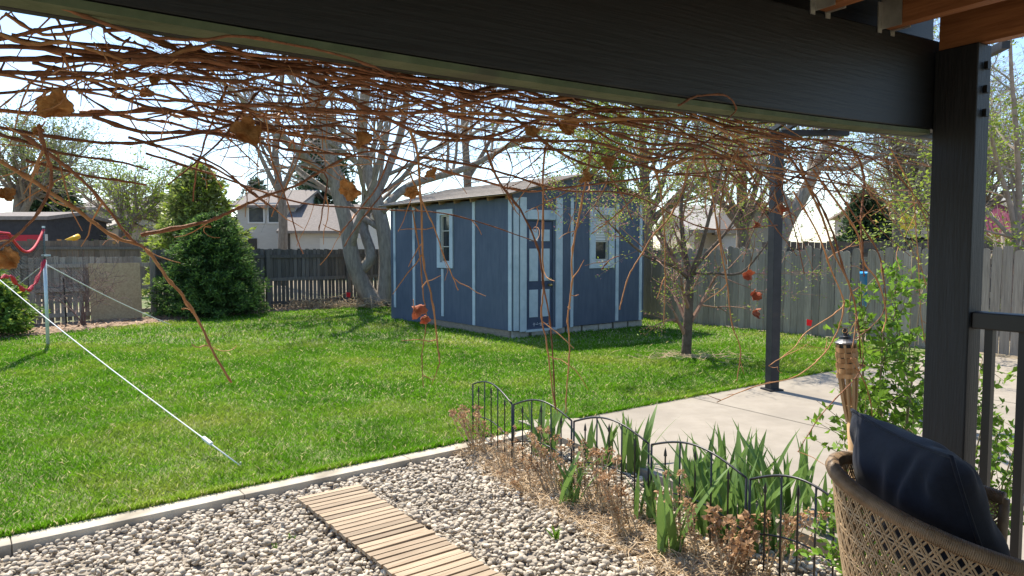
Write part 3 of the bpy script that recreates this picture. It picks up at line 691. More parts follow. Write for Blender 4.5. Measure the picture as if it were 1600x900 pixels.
# tree at the right edge in front of the fence
random.seed(8); b0 = G(1584, 532); Y0 = b0.y
lim = [([b0, at(1584, 460, Y0), at(1588, 375, Y0)], .095, .08), ([at(1588, 380, Y0), at(1578, 320, Y0), at(1560, 260, Y0 - .1), at(1547, 200, Y0 - .2), at(1540, 120, Y0)], .05, .02), ([at(1588, 376, Y0), at(1592, 310, Y0), at(1588, 210, Y0 - .2), at(1580, 110, Y0 - .3), at(1578, 20, Y0 - .3)], .06, .02),
       ([at(1588, 372, Y0), at(1625, 300, Y0), at(1660, 200, Y0)], .055, .02), ([at(1586, 372, Y0), at(1545, 362, Y0 - .3), at(1505, 352, Y0 - .5)], .024, .01)]
tree('leafing_tree', 'young tree with fresh green leaves right of the porch post', b0, lim, dict(cfg, L=1.1, limb_kids=8), M('pinkish_bark', (.25, .18, .145), (.36, .28, .23), .9, 8, bump=.3), twig_m, lf_spring, 9000, .075, .12)
# leaning tree beyond the right fence
random.seed(14); b0 = at(1205, 470, 18.5); b0.z = 0
lim = [([b0, at(1222, 370, 18.5), at(1258, 300, 18.3), at(1282, 250, 18.2), at(1312, 200, 18), at(1345, 130, 18)], .20, .09), ([at(1240, 330, 18.4), at(1190, 260, 18.6), at(1150, 190, 18.8)], .1, .04), ([at(1275, 262, 18.2), at(1330, 262, 18), at(1390, 235, 17.8)], .08, .03)]
tree('bare_tree', 'leaning tree with thin bare branches beyond the rounded picket fence', b0, lim, dict(bare, L=1.7, levels=4, limb_kids=7, rmin=.005), bark, twig_m, lf_spring, 6000, .08, .2)
def soft_tree(px, py_top, py_mid, Y, label, leafm, n_leaf, size, seed, L=1.6, name='leafy_tree', twm=twig_m, wid=90, lev=3):
    random.seed(seed); b0 = at(px, 470, Y); b0.z = 0; lim = [([b0, at(px, py_mid, Y), at(px + random.uniform(-8, 8), py_top + 30, Y)], .012 * Y, .004 * Y)]
    for k in range(4):
        sx = random.uniform(-wid, wid); lim.append(([at(px, py_mid + 20, Y), at(px + sx * .4, py_mid - 20, Y + random.uniform(-.6, .6)), at(px + sx, (py_top + py_mid) / 2 + random.uniform(-30, 10), Y + random.uniform(-1, 1))], .006 * Y, .002 * Y))
    return tree(name, label, b0, lim, dict(bare, L=L, levels=lev, limb_kids=7, rmin=.0035 * Y / 12), bark_d, twm, leafm, n_leaf, size, .22)
soft_tree(1010, 170, 330, 21, 'yellow green budding tree behind the right end of the shed', lf_spring, 14000, .11, 31, 1.7)
soft_tree(1160, 150, 330, 23, 'budding tree with reddish twigs behind the small lawn tree', lf_pale, 11000, .11, 32, 1.9, twm=twig_r)
soft_tree(1405, 160, 340, 19, 'thin branched bare tree behind the porch post', lf_pale, 2600, .08, 33, 1.6, wid=70, lev=4)
soft_tree(1530, 190, 350, 22, 'brown twiggy tree seen between the post and the green tree', lf_pale, 1500, .08, 34, 1.7, wid=60, lev=4)
soft_tree(30, 255, 330, 48, 'pale willow like tree far off at the left edge', lf_pale, 9000, .20, 35, 3.2, wid=50)
soft_tree(195, 315, 360, 33, 'light green tree in front of the far brown houses', lf_spring, 6500, .14, 36, 1.7, wid=45)
soft_tree(1480, 300, 370, 30, 'green tree beyond the neighbour fence behind the post', lf_spring, 5000, .14, 37, 2.2, wid=80)
# conifers
def conifer(name, label, base, H, Rb, n_br, mat, size, seed, dens=26, low=.02, tipm=None, power=.8, cat='tree', needles=.35):
    random.seed(seed); np.random.seed(seed); t = thing(name, label, cat, tuple(base)); b = Vector(base)
    tr = MB().tube([b, b + Vector((0, 0, H * .5)), b + Vector((0, 0, H * .98))], [.035 * H * .6, .02 * H * .6, .004], 8); part('trunk', tr, bark_d, t, smooth=True)
    br = MB(); pts = []; tips = []
    for k in range(n_br):
        f_ = low + (1 - low) * (k + random.random()) / n_br; z = H * f_; a = k * 2.399 + random.uniform(-.3, .3); L_ = Rb * (1 - f_) ** power * random.uniform(.75, 1.15) + .05 * H * (1 - f_) + .03
        d = Vector((math.cos(a), math.sin(a), random.uniform(-.12, .35))); p0 = b + Vector((0, 0, z)); p1 = p0 + d * L_ * .55; p2 = p0 + d * L_ + Vector((0, 0, -.06 * L_ + .12 * L_ * random.random()))
        br.tube([p0, p1, p2], [.010 + .008 * L_, .008, .003], 3, cap=False)
        m_ = int(dens * (L_ / Rb + .25))
        for j in range(m_):
            g_ = random.uniform(.25, 1.03) ** .75; q = p0.lerp(p1, g_ / .55) if g_ < .55 else p1.lerp(p2, (g_ - .55) / .45)
            q = q + rv(.13 * L_ * (1.25 - g_) + size * .6); (tips if (tipm and g_ > .86 and random.random() < .6) else pts).append((*q, *d))
    part('branches', br, bark_d, t, kind='stuff')
    def cards(arr, m, nm):
        A = np.array(arr); n = len(A); P = A[:, :3]; D = A[:, 3:]; rep = 3
        P = np.repeat(P, rep, 0); D = np.repeat(D, rep, 0); D = D + np.random.normal(size=D.shape) * .65; D /= np.linalg.norm(D, axis=1)[:, None]
        E = np.cross(D, np.random.normal(size=D.shape)); E /= np.linalg.norm(E, axis=1)[:, None] + 1e-9; s_ = size * np.random.uniform(.6, 1.35, len(P))[:, None]
        v = np.stack([P, P + D * s_ * .5 + E * s_ * needles * .5, P + D * s_, P + D * s_ * .5 - E * s_ * needles * .5], 1).reshape(-1, 3) - np.array(b)
        np_object(nm, v, 4, (np.arange(len(P))[:, None] * 4 + np.arange(4)[None]).ravel(), m, t, kind=None)
    cards(pts, mat, 'foliage')
    if tipm and tips: cards(tips, tipm, 'young_tips')
    return t
b0 = G(332, 491); conifer('spruce_tree', 'dense dark green spruce standing on the mulch before the back fence', b0, at(355, 338, b0.y).z, 1.12, 420, lf_spruce, .095, 41, 60, .0, lf_spruce2, .48, needles=.24)
p = at(312, 300, 19.5); b0 = Vector((p.x, 19.4, 0)); conifer('pale_conifer', 'taller loose yellow green evergreen behind the dark spruce', b0, at(315, 262, 19.4).z, 1.35, 230, lf_pale, .15, 42, 32, .10, lf_spring, .5)
b0 = G(-22, 524); conifer('low_evergreen', 'bright green low evergreen cut off by the left edge', b0, 1.25, .75, 130, lf_spruce2, .10, 43, 34, .0, lf_spring, .5, cat='shrub')
p = at(82, 300, 52); conifer('pine_tree', 'dark far pine tree behind the red and black outbuilding', (p.x, 52, 0), at(85, 268, 52).z, 2.2, 170, lf_pine, .42, 44, 36, .1, None, .45)
p = at(400, 300, 55); conifer('far_spruce', 'dark spruce far behind the roof of the white house', (p.x, 55, 0), at(395, 283, 55).z, 1.9, 110, lf_pine, .4, 45, 26, .1)
p = at(505, 260, 46); conifer('far_spruce', 'tall grey green spruce behind the white house chimney', (p.x, 46, 0), at(500, 185, 46).z, 2.6, 140, lf_pine, .45, 46, 24, .1)
p = at(1352, 330, 24); conifer('dark_evergreen', 'dark evergreen beyond the fences left of the porch post', (p.x, 24, 0), at(1350, 300, 24).z, .95, 130, lf_pine, .2, 47, 34, .05, None, .5)
# bare shrub by the particle board
random.seed(6); b0 = G(131, 509); t = thing('bare_shrub', 'small leafless dark shrub left of the particle board sheet', 'shrub', tuple(b0)); out = new_out()
for k in range(7): grow(out, b0 + Vector((random.uniform(-.05, .05), 0, 0)), Vector((random.uniform(-.45, .45), random.uniform(-.2, .2), 1)), .75, .014, 1, dict(seg=[5, 5, 4, 4], wob=.16, up=[0, .08, .03, 0], levels=4, kids=[4, 4, 4, 3], ang=(25, 60), len=(.5, .75), rmin=.004, taper=.5))
part('stems', out['crown'], M('dark_stem', (.10, .06, .055), (.2, .14, .13), .9, 9), t)
solo('dark_stake', MB().tube([G(104, 507), G(104, 507) + Vector((-.03, 0, 1.0))], .016, 6), rail_m, 'thin dark stake standing beside the bare shrub', 'stake', tuple(G(104, 507)))

# ============================================================ FAR BUILDINGS
def house(name, label, x0, x1, Y, depth, eave, ridge, wall_m, roof_m, ridge_ax='x', wins=(), door=None, over=.35, rz=0, cat='house', extra=None):
    base = Vector(((x0 + x1) / 2, Y, 0)); t = thing(name, label, cat, tuple(base)); mm = Matrix.Translation(base) @ Matrix.Rotation(rz, 4, 'Z'); W = x1 - x0
    part('wall', MB().box((-W / 2, 0, 0), (W / 2, depth, eave), mm), wall_m, t)
    m = MB(); o_ = over
    if ridge_ax == 'x':
        k = (ridge - eave) / (depth / 2); e = eave - k * o_
        m.prism([(-o_, e), (depth / 2, ridge), (depth + o_, e), (depth + o_, e + .14), (depth / 2, ridge + .14), (-o_, e + .14)], 'x', -W / 2 - o_, W / 2 + o_, mm)
        g_ = MB().prism([(0, eave + .001), (depth, eave + .001), (depth / 2, ridge - .02)], 'x', -W / 2, W / 2, mm)
    else:
        k = (ridge - eave) / (W / 2); e = eave - k * o_
        m.prism([(-W / 2 - o_, e), (0, ridge), (W / 2 + o_, e), (W / 2 + o_, e + .14), (0, ridge + .14), (-W / 2 - o_, e + .14)], 'y', -o_, depth + o_, mm)
        g_ = MB().prism([(-W / 2, eave + .001), (W / 2, eave + .001), (0, ridge - .02)], 'y', 0, depth, mm)
    part('gable', g_, wall_m, t); rf = part('roof', m, roof_m, t)
    for (wx, wz, ww, wh) in wins:
        wn = part('window', MB().box((wx - ww / 2, -.03, wz), (wx + ww / 2, -.002, wz + wh), mm), glass('far_glass', (.06, .07, .08)), t)
        fm = M('frame_white', (.6, .6, .58), rough=.6); fr_ = MB()
        for a, b, c_, d_ in ((wx - ww / 2 - .08, wx - ww / 2, wz - .08, wz + wh + .08), (wx + ww / 2, wx + ww / 2 + .08, wz - .08, wz + wh + .08), (wx - ww / 2, wx + ww / 2, wz + wh, wz + wh + .08), (wx - ww / 2, wx + ww / 2, wz - .08, wz)): fr_.box((a, -.06, c_), (b, -.003, d_), mm)
        part('frame', fr_, fm, wn)
    if door:
        for dx, dw_, dh_, dm in door: part('door', MB().box((dx - dw_ / 2, -.05, .05), (dx + dw_ / 2, -.002, dh_), mm), dm, t)
    return t, mm
white = M('white_siding', (.44, .42, .385), (.50, .48, .445), .8, 2, stretch=(1, 1, 14), bump=.2)
rshing = M('brown_roof', (.165, .145, .13), (.235, .205, .185), .9, 8, bump=.2); rgrey = M('grey_roof', (.26, .245, .225), (.36, .34, .315), .9, 8, bump=.2)
tan = M('tan_wall', (.36, .31, .25), (.42, .36, .29), .85, 3); darkd = M('dark_trim', (.05, .045, .04), rough=.7)
a = at(372, 385, 40); b = at(462, 385, 40); z = lambda py, Y: at(800, py, Y).z
house('white_house', 'white gabled house with two small upper windows beyond the back fence', a.x, b.x, 40, 7, z(322, 40), z(293, 40), white, rshing, 'x', wins=((-.55, z(347, 40), .8, 1.0), (.55, z(347, 40), .8, 1.0)), door=((-1.0, .9, 2.1, darkd),))
a = at(446, 385, 38); b = at(560, 385, 38)
house('white_garage', 'low white garage wing with brown roof right of the white house', a.x, b.x, 38, 6, z(360, 38), z(318, 38), white, rshing, 'x', door=((-1.75, .12, 2.4, darkd), (1.2, 2.6, 2.1, M('garage_door', (.55, .53, .48), rough=.7))))
a = at(112, 385, 60); b = at(240, 385, 60); house('brown_house', 'far brown house with low roof right of the pine', a.x, b.x, 60, 9, z(328, 60), z(308, 60), tan, rshing, 'x', wins=((-1.5, 2.5, 1.2, 1.1), (1.5, 2.5, 1.2, 1.1)))
a = at(200, 385, 75); b = at(310, 385, 75); house('brown_house', 'second far brown roofed house behind the pale evergreen', a.x, b.x, 75, 9, z(320, 75), z(303, 75), tan, rshing, 'y', wins=((0, 3.2, 1.4, 1.2),))
a = at(-40, 385, 27); b = at(74, 385, 27); t, mm = house('dark_outbuilding', 'dark outbuilding with red lower wall at the left edge', a.x, b.x, 27, 4, z(343, 27), z(333, 27), M('dark_panel', (.025, .025, .03), (.04, .04, .045), .7), rshing, 'x', over=.15, cat='outbuilding')
W = b.x - a.x; part('red_panel', MB().box((-W / 2 + .1, -.04, z(384, 27)), (W / 2 - .05, -.003, z(367, 27)), mm), M('red_panel_paint', (.40, .02, .035), rough=.6), t)
part('white_post', MB().box((W / 2 - .04, -.08, .3), (W / 2 + .06, -.042, z(366, 27)), mm), white, t)
a = at(78, 385, 34); b = at(150, 385, 34); house('tan_garage', 'small tan roofed building between the outbuilding and the brown house', a.x, b.x, 34, 5, z(361, 34), z(343, 34), tan, M('tan_roof', (.33, .29, .25), (.4, .36, .31), .9, 6), 'x')
a = at(1085, 385, 30); b = at(1200, 385, 30); house('grey_house', 'grey roofed house beyond the fence behind the small tree', a.x, b.x, 30, 7, z(360, 30), z(318, 30), tan, rgrey, 'x', wins=((.6, z(383, 30), .9, .8),))
a = at(1155, 385, 27); b = at(1215, 385, 27); house('gabled_shed', 'grey gabled outbuilding with dark roof edge right of the grey house', a.x, b.x, 27, 4, z(355, 27), z(318, 27), M('grey_wall', (.36, .35, .33), rough=.85), darkd, 'y', over=.2, cat='outbuilding')
a = at(1395, 385, 44); b = at(1510, 385, 44); house('tan_house', 'far house with pinkish roof seen left of the porch post', a.x, b.x, 44, 8, z(335, 44), z(312, 44), tan, M('pink_roof', (.34, .26, .22), (.4, .32, .27), .9, 6), 'x')
p = at(1597, 330, 26); house('magenta_playhouse', 'small magenta wall glimpsed beyond the fence at the right edge', p.x - .2, p.x + 2.2, 26, 2.5, z(328, 26), z(310, 26), M('magenta_wall', (.26, .07, .13), rough=.7), rgrey, 'x', over=.1, cat='playhouse')
# orange board along the top of a fence behind the right tree
p = at(1520, 372, 21); q = at(1640, 372, 20); solo('orange_beam', MB().tube([Vector((p.x, p.y, z(370, 21))), Vector((q.x, q.y, z(370, 21)))], .09, 4), M('orange_wood', (.50, .24, .06), rough=.7), 'orange timber beam above the fence behind the right tree', 'beam', (p.x, p.y, 0))
# trampoline with black net and a yellow disc on a pole
tc_ = at(1418, 400, 20.3); t = thing('trampoline', 'black netted trampoline frame beyond the fences left of the porch post', 'trampoline', (tc_.x, 20.3, 0)); blk = M('black_net', (.012, .012, .014), rough=.8)
m = MB(); rr = 1.0
m.lathe([(rr - .02, .75), (rr + .12, .75), (rr + .12, .80), (rr - .02, .80)], (tc_.x, 20.3, 0), 24); part('bed_ring', m, blk, t)
for k in range(6):
    a = k * 1.047 + .3; c_ = Vector((tc_.x + rr * math.cos(a), 20.3 + rr * math.sin(a), 0)); part('net_pole', MB().tube([c_, c_ + Vector((0, 0, 2.15))], .022, 6), rail_m, t)
m = MB()
for k in range(28):
    a0, a1 = k * 2 * math.pi / 28, (k + 1) * 2 * math.pi / 28; h0, h1 = [1.95 + .25 * abs(math.sin(a * 3 - .9)) for a in (a0, a1)]
    if k % 2 == 0 or True: m.add([(tc_.x + rr * math.cos(a0), 20.3 + rr * math.sin(a0), .8), (tc_.x + rr * math.cos(a1), 20.3 + rr * math.sin(a1), .8), (tc_.x + rr * math.cos(a1), 20.3 + rr * math.sin(a1), h1 - .25), (tc_.x + rr * math.cos(a0), 20.3 + rr * math.sin(a0), h0 - .25)], [(0, 1, 2, 3)])
part('net', m, blk, t)
p = at(1416, 348, 16.5); t = thing('yellow_spinner', 'round yellow garden spinner on a thin pole above the fence', 'garden ornament', (p.x, 16.5, 0))
part('pole', MB().tube([(p.x, 16.5, 0), (p.x, 16.5, p.z + .2)], .018, 6), rail_m, t)
for k in range(8):
    a = k * math.pi / 4; part('petal', MB().prism([(p.x + .02 * math.cos(a), p.z + .02 * math.sin(a)), (p.x + .17 * math.cos(a - .36), p.z + .17 * math.sin(a - .36)), (p.x + .19 * math.cos(a), p.z + .19 * math.sin(a)), (p.x + .17 * math.cos(a + .36), p.z + .17 * math.sin(a + .36))], 'y', 16.45, 16.47), M('yellow_plastic', (.75, .48, .02), rough=.4), t)
# blue tub behind the missing picket
q = RL + rd * gap_s + rn * .6; m = MB()
m.lathe([(.22, .55), (.30, .60), (.33, 1.12), (.36, 1.15), (.36, 1.19), (.31, 1.19), (.27, .66), (.0, .64)], (q.x, q.y, 0), 24); 
t = thing('blue_tub', 'blue plastic tub glimpsed through the gap of the missing picket', 'tub', (q.x, q.y, 0)); part('tub', m, M('blue_plastic', (.03, .36, .80), rough=.35), t, smooth=True)
part('stand', MB().lathe([(.2, 0), (.2, .55)], (q.x, q.y, 0), 12), dark_wood, t)
# playset over the back fence: timber frame and a yellow slide tube
p = at(112, 376, 24); t = thing('playset', 'timber play frame with yellow tube over the back fence', 'playset', (p.x, 24, 0)); om = M('play_timber', (.40, .22, .08), rough=.75)
for dx in (-.5, .1, .7, 1.3): part('post', MB().box((p.x + dx, 24, 0), (p.x + dx + .1, 24.1, z(374 + 6 * (dx > .6), 24)), None), om, t)
part('top_beam', MB().box((p.x - .6, 23.9, z(381, 24)), (p.x + 1.5, 23.99, z(377, 24))), om, t)
for k in range(6): part('side_board', MB().box((p.x - .5 + .2 * k, 23.85, .6), (p.x - .5 + .2 * k + .17, 23.88, z(385, 24))), om, t)
part('yellow_tube', MB().tube([at(103, 378, 23.5), at(114, 373, 23.6), at(123, 369, 23.8)], .085, 8), M('yellow_tube_plastic', (.75, .42, .02), rough=.4), t, smooth=True)
# particle board leaning on the back fence
a = G(142, 501); b = G(222, 496); d = (b - a).normalized(); nn = Vector((-d.y, d.x, 0)); nn = nn if nn.y > 0 else -nn; zt = at(182, 411, (a.y + b.y) / 2).z
m = MB(); a2 = a - nn * .02; b2 = b - nn * .02; top = nn * .10; tk = -nn * .02
m.add([a2, b2, b2 + top + Vector((0, 0, zt)), a2 + top + Vector((0, 0, zt)), a2 + tk, b2 + tk, b2 + tk + top + Vector((0, 0, zt)), a2 + tk + top + Vector((0, 0, zt))], [(0, 1, 2, 3), (7, 6, 5, 4), (0, 4, 5, 1), (1, 5, 6, 2), (2, 6, 7, 3), (3, 7, 4, 0)])
solo('particle_board', m, M('osb', (.36, .24, .13), (.54, .40, .24), .85, 22, bump=.2, ramp=(.3, .7), patch=((.20, .14, .09), 1.5, .6, .75)), 'tan particle board sheet leaning against the back fence', 'board sheet', tuple(a))

# ============================================================ NET, ROPES, FLAGS, STEEL FRAME
P1 = G(75, 538); P2 = Vector((-6.9, 8.9, 0)); zt1 = at(72, 356, P1.y).z
t = thing('net_pole', 'pale metal net pole standing on the lawn at the left', 'pole', tuple(P1)); pole_m = M('pale_pole', (.50, .58, .60), (.6, .66, .68), .4, 5, metal=.2)
zm = at(73, 406, P1.y).z
part('lower_pole', MB().tube([P1, P1 + Vector((0, 0, zm))], .028, 10), pole_m, t, smooth=True); part('upper_pole', MB().tube([P1 + Vector((0, 0, zm)), P1 + Vector((0, 0, zt1))], .016, 8), M('grey_pole', (.12, .14, .15), rough=.45), t, smooth=True)
part('cap', MB().tube([P1 + Vector((0, 0, zt1)), P1 + Vector((0, 0, zt1 + .03))], .024, 8), pole_m, t); part('clip', MB().box((P1.x - .02, P1.y - .05, zm + .06), (P1.x + .09, P1.y + .02, zm + .09)), pole_m, t)
t2 = thing('net_pole', 'second net pole standing outside the left edge of the view', 'pole', tuple(P2)); part('lower_pole', MB().tube([P2, P2 + Vector((0, 0, 1.95))], .028, 10), pole_m, t2, smooth=True)
t = thing('sports_net', 'sagging black sports net with red tapes at the left edge', 'net', tuple(P1)); red = M('red_tape', (.62, .03, .055), (.7, .08, .1), .6, 8, transl=.2)
def netp(f_, top):
    p = P1.lerp(P2, f_)
    if top: zz = zt1 - .03 + (1.98 - zt1) * f_ - .30 * math.sin(math.pi * min(f_ * 2.05, 1)) * (1 if f_ < .49 else 0) - .10 * math.sin(math.pi * f_)
    else: zz = zm + .0 + (1.25 - zm) * f_ - .32 * math.sin(math.pi * min(f_ * 2.05, 1)) * (1 if f_ < .49 else 0) - .12 * math.sin(math.pi * f_)
    return p + Vector((0, 0, zz))
fs = [i / 60 for i in range(61)]
part('top_tape', MB().tube([netp(f_, 1) for f_ in fs], .022, 6), red, t, smooth=True); part('bottom_tape', MB().tube([netp(f_, 0) + Vector((0, 0, .012 * math.sin(f_ * 70))) for f_ in fs], [.024 + .012 * math.sin(f_ * 60) for f_ in fs], 6), red, t, smooth=True)
m = MB()
for k in range(1, 12): m.tube([netp(f_, 1).lerp(netp(f_, 0), k / 12) for f_ in fs[::3]], .003, 3, cap=False)
for k in range(0, 61, 1): m.tube([netp(k / 60, 1), netp(k / 60, 0)], .0025, 3, cap=False)
part('netting', m, M('net_cord', (.02, .02, .022), rough=.8), t, kind='stuff')
rope = M('white_rope', (.72, .72, .70), rough=.7)
def ropeobj(a, b, label, r=.008, slider=None):
    t = thing('guy_rope', label, 'rope', tuple(b), 'white guy ropes of the net'); pts = [a.lerp(b, i / 12) - Vector((0, 0, .05 * math.sin(math.pi * i / 12))) for i in range(13)]
    part('cord', MB().tube(pts, r, 6), rope, t, smooth=True)
    part('peg', MB().tube([b + Vector((0, 0, .03)), b + Vector((0, 0, -.1))], .007, 5), zinc, t)
    if slider: c_ = a.lerp(b, slider); d_ = (b - a).normalized(); part('slider', MB().tube([c_ - d_ * .06 - Vector((0, 0, .008)), c_ + d_ * .06 - Vector((0, 0, .008))], .017, 6), rope, t, bevel=.002)
peg = G(376, 728); ropeobj(Vector((P2.x, P2.y, at(-60, 385, P2.y).z)), peg, 'long white guy rope running diagonally down across the lawn', .0052, .925)
tp = P1 + Vector((0, 0, at(75, 412, P1.y).z)); ropeobj(tp, G(268, 508), 'white guy rope from the pale pole right towards the spruce', .009); ropeobj(tp, G(-55, 500), 'white guy rope from the pale pole out past the left edge', .009)
fg = G(1259, 530); t = thing('marker_flag', 'small red marker flag in the grass before the picket fence', 'flag', tuple(fg)); part('wire', MB().tube([fg, fg + Vector((0, 0, .36))], .006, 5), zinc, t)
c_ = fg + Vector((0, 0, .36)); part('flag', MB().prism([(0, 0), (.11, -.02), (.09, -.13), (0, -.11)], 'y', -.002, .002, Matrix.Translation(c_)), M('red_flag', (.85, .03, .04), rough=.6, transl=.3), t)
fg = G(541, 476); t = thing('marker_flag', 'tiny red marker flag by the far back fence', 'flag', tuple(fg)); part('wire', MB().tube([fg, fg + Vector((0, 0, .36))], .004, 5), zinc, t); part('flag', MB().prism([(0, 0), (.13, -.02), (.11, -.15), (0, -.14)], 'y', -.002, .002, Matrix.Translation(fg + Vector((0, 0, .36)))), MATS['red_flag'], t)
# dark steel frame over the patio
pb = G(1206, 611); zt = at(1219, 211, pb.y).z; steel = M('dark_steel', (.014, .015, .018), (.028, .028, .032), .5, 6, bump=.1, patch=((.07, .05, .035), 4, .6, .75))
t = thing('steel_frame', 'dark steel frame post and rafters standing at the patio edge', 'frame', tuple(pb))
part('post', MB().box((-.055, -.055, 0), (.055, .055, zt), Matrix.Translation(pb) @ Matrix.Rotation(.3, 4, 'Z')), steel, t, bevel=.004); part('base_plate', MB().box((-.09, -.09, .012), (.09, .09, .03), Matrix.Translation(pb) @ Matrix.Rotation(.3, 4, 'Z')), steel, t)
part('top_plate', MB().box((-.09, -.09, zt), (.09, .09, zt + .02), Matrix.Translation(pb) @ Matrix.Rotation(.3, 4, 'Z')), steel, t)
dv = Vector((-.12, -.99, 0))
for off in (-.07, .07, .36, .50):
    a = pb + Vector((off, 0 if off < .2 else -.35, zt + .045 - (.03 if off > .2 else 0))); b_ = a + dv * 3.2; part('rafter', MB().tube([a, b_], .034, 4), steel, t)
part('cross_bar', MB().box((-.1, -.04, zt - .065), (.62, .04, zt - .005), Matrix.Translation(pb + Vector((0, -.36, 0)))), steel, t)
# ============================================================ BOARDWALK
random.seed(50)
a0 = G(464, 784, -.01); a1 = G(560, 763, -.01); bw = (a1 - a0).length; su = (a1 - a0).normalized(); sv = Vector((su.y, -su.x, 0)); sa = math.atan2(su.y, su.x)
walk = thing('slatted_walkway', 'short walkway of pale wooden slats laid on the gravel', 'walkway', tuple(a0))
slat_m = M('pale_slat', (.22, .155, .095), (.42, .325, .22), .75, 4, stretch=(1.2, 14, 14), bump=.2, bscale=8, objrand=.28, ramp=(.2, .8))
sme = MB().box((0, -.0485, 0), (bw, 0, .02)).mesh('slat', slat_m)
for k in range(34):
    p = a0 + sv * (k * .0615) + su * random.uniform(-.006, .006); o = inst('slat', sme, walk, (p.x, p.y, -.002 + random.uniform(-.002, .002)), 0, rot=(random.uniform(-.012, .012), random.uniform(-.006, .006), sa + random.uniform(-.007, .007)))
    o.scale = (1 + random.uniform(-.012, .012), random.uniform(.9, 1.03), 1)
bm_ = Matrix.Translation(a0) @ Matrix.Rotation(sa, 4, 'Z')
for x in (.06, bw / 2, bw - .06): part('bearer', MB().box((x - .02, -34 * .0615, -.04), (x + .02, -.01, -.001), bm_), M('bearer_wood', (.25, .12, .06), rough=.8), walk)
# ============================================================ BORDER FENCE PANELS
iron = M('black_iron', (.010, .010, .011), rough=.4, spec=.5)
pix = [(738, 600), (801, 632), (895, 658), (1016, 694), (1169, 748), (1338, 806)]
node = []
for x, y in pix: node.append(G(x, y, .44))
labs = ['black arched border fence panel farthest back beside the lawn', 'second arched black border panel counted from the lawn', 'middle black border panel with dry stalks in front of it', 'black border panel with tall green iris leaves close behind', 'nearest black border panel beside the wicker chair']
for k in range(5):
    a = node[k].copy(); b = node[k + 1].copy(); a.z = b.z = 0; d = (b - a).normalized(); a = a + d * .012; b = b - d * .012; Lp = (b - a).length
    t = thing('border_fence_panel', labs[k], 'fence panel', tuple(a), 'black arched border fence panels')
    P = lambda s_, z_: a + d * (Lp * s_) + Vector((0, 0, z_ - .05 + .05))
    arch = lambda s_: .44 + .085 * math.sin(math.pi * s_)
    fr_ = MB(); fr_.tube([P(0, -.12), P(0, arch(0))], .0068, 6); fr_.tube([P(1, -.12), P(1, arch(1))], .0068, 6); fr_.tube([P(i / 16, arch(i / 16)) for i in range(17)], .0066, 6)
    part('frame', fr_, iron, t, smooth=True); part('lower_arch', MB().tube([P(i / 14, .15 + .06 * math.sin(math.pi * i / 14)) for i in range(15)], .005, 6), iron, t, smooth=True)
    for i in range(1, 6):
        s_ = i / 6
        if i % 2 == 0: part('bar', MB().tube([P(s_, -.06), P(s_, arch(s_) - .002)], .0052, 6), iron, t, smooth=True)
        else:
            h = arch(s_) - .085; part('spear_bar', MB().tube([P(s_, -.06), P(s_, h), P(s_, h + .004), P(s_, h + .03), P(s_, h + .055)], [.005, .005, .010, .007, .001], 6), iron, t)
# ============================================================ IRISES
iris_m = leaf_mat('iris_leaf', (.10, .185, .045), (.19, .29, .07), .4, .3, .42)
def iris_leaf(mb, base, ang, h, wd, lean):
    d = Vector((math.cos(ang), math.sin(ang), 0)); sd_ = Vector((-d.y, d.x, 0)); n_ = 8; vs = []; droop = random.uniform(0, .25)
    tw = random.uniform(-.5, .5); s2 = (sd_ * math.cos(tw) + d * math.sin(tw))
    for i in range(n_ + 1):
        f_ = i / n_; c_ = base + d * (lean * h * (f_ ** 1.6)) + Vector((0, 0, h * (f_ - droop * .35 * f_ ** 3)))
        ww = wd * (.75 + .5 * f_ * (1 - f_) * 2) * (1 - max(0, (f_ - .55) / .45) ** 1.7); fold = s2.cross(Vector((0, 0, 1))) * ww * .25
        vs += [c_ - s2 * ww, c_ + fold, c_ + s2 * ww]
    fs = []
    for i in range(n_):
        for k in range(2): fs.append((3 * i + k, 3 * i + k + 1, 3 * i + k + 4, 3 * i + k + 3))
    mb.add(vs, fs)
def iris(px, py, n_, hr, label, seed, spread=.10):
    random.seed(seed); b = G(px, py, -.03); t = thing('iris_plant', label, 'plant', tuple(b), 'iris plants along the border fence')
    for k in range(int(n_ * 1.7)):
        m = MB(); fan = random.choice((.5, 2.6, 5.6)); iris_leaf(m, b + Vector((random.uniform(-spread, spread), random.uniform(-spread, spread), 0)), random.uniform(0, 6.28), random.uniform(*hr), random.uniform(.013, .025), random.uniform(.05, .75))
        part('leaf', m, iris_m, t, smooth=True)
iris(850, 708, 12, (.34, .52), 'iris clump behind the second border panel from the lawn', 1)
iris(935, 728, 7, (.25, .40), 'small iris clump at the foot of the middle border panel', 2)
iris(985, 735, 13, (.34, .50), 'iris clump behind the middle border panel against the patio', 3)
iris(1045, 865, 8, (.38, .55), 'leaning iris fan in front of the border panels above the dead leaves', 4, .05)
iris(1085, 800, 13, (.36, .52), 'iris clump at the joint before the nearest two panels', 5)
iris(1150, 850, 12, (.32, .52), 'iris clump in front of the panel nearest the wicker chair', 6)
iris(1165, 790, 15, (.40, .58), 'tall iris clump standing against the pale patio', 7, .14)
iris(1235, 810, 15, (.38, .56), 'broad iris clump behind the nearest border panel', 8, .14)
iris(1300, 850, 9, (.30, .46), 'iris clump closest to the torch pole', 9, .12)
iris(1110, 830, 11, (.36, .54), 'iris clump between the fourth panel and the leaning fan', 12, .1)
iris(1200, 860, 11, (.34, .5), 'iris clump right of the crumpled dead plant at the near panel', 13, .1)
iris(890, 790, 6, (.22, .42), 'iris sprouting among the dry stalks before the middle panel', 10, .06)
iris(1010, 815, 6, (.25, .40), 'short iris fan between dry stalks and the fourth panel', 11, .06)
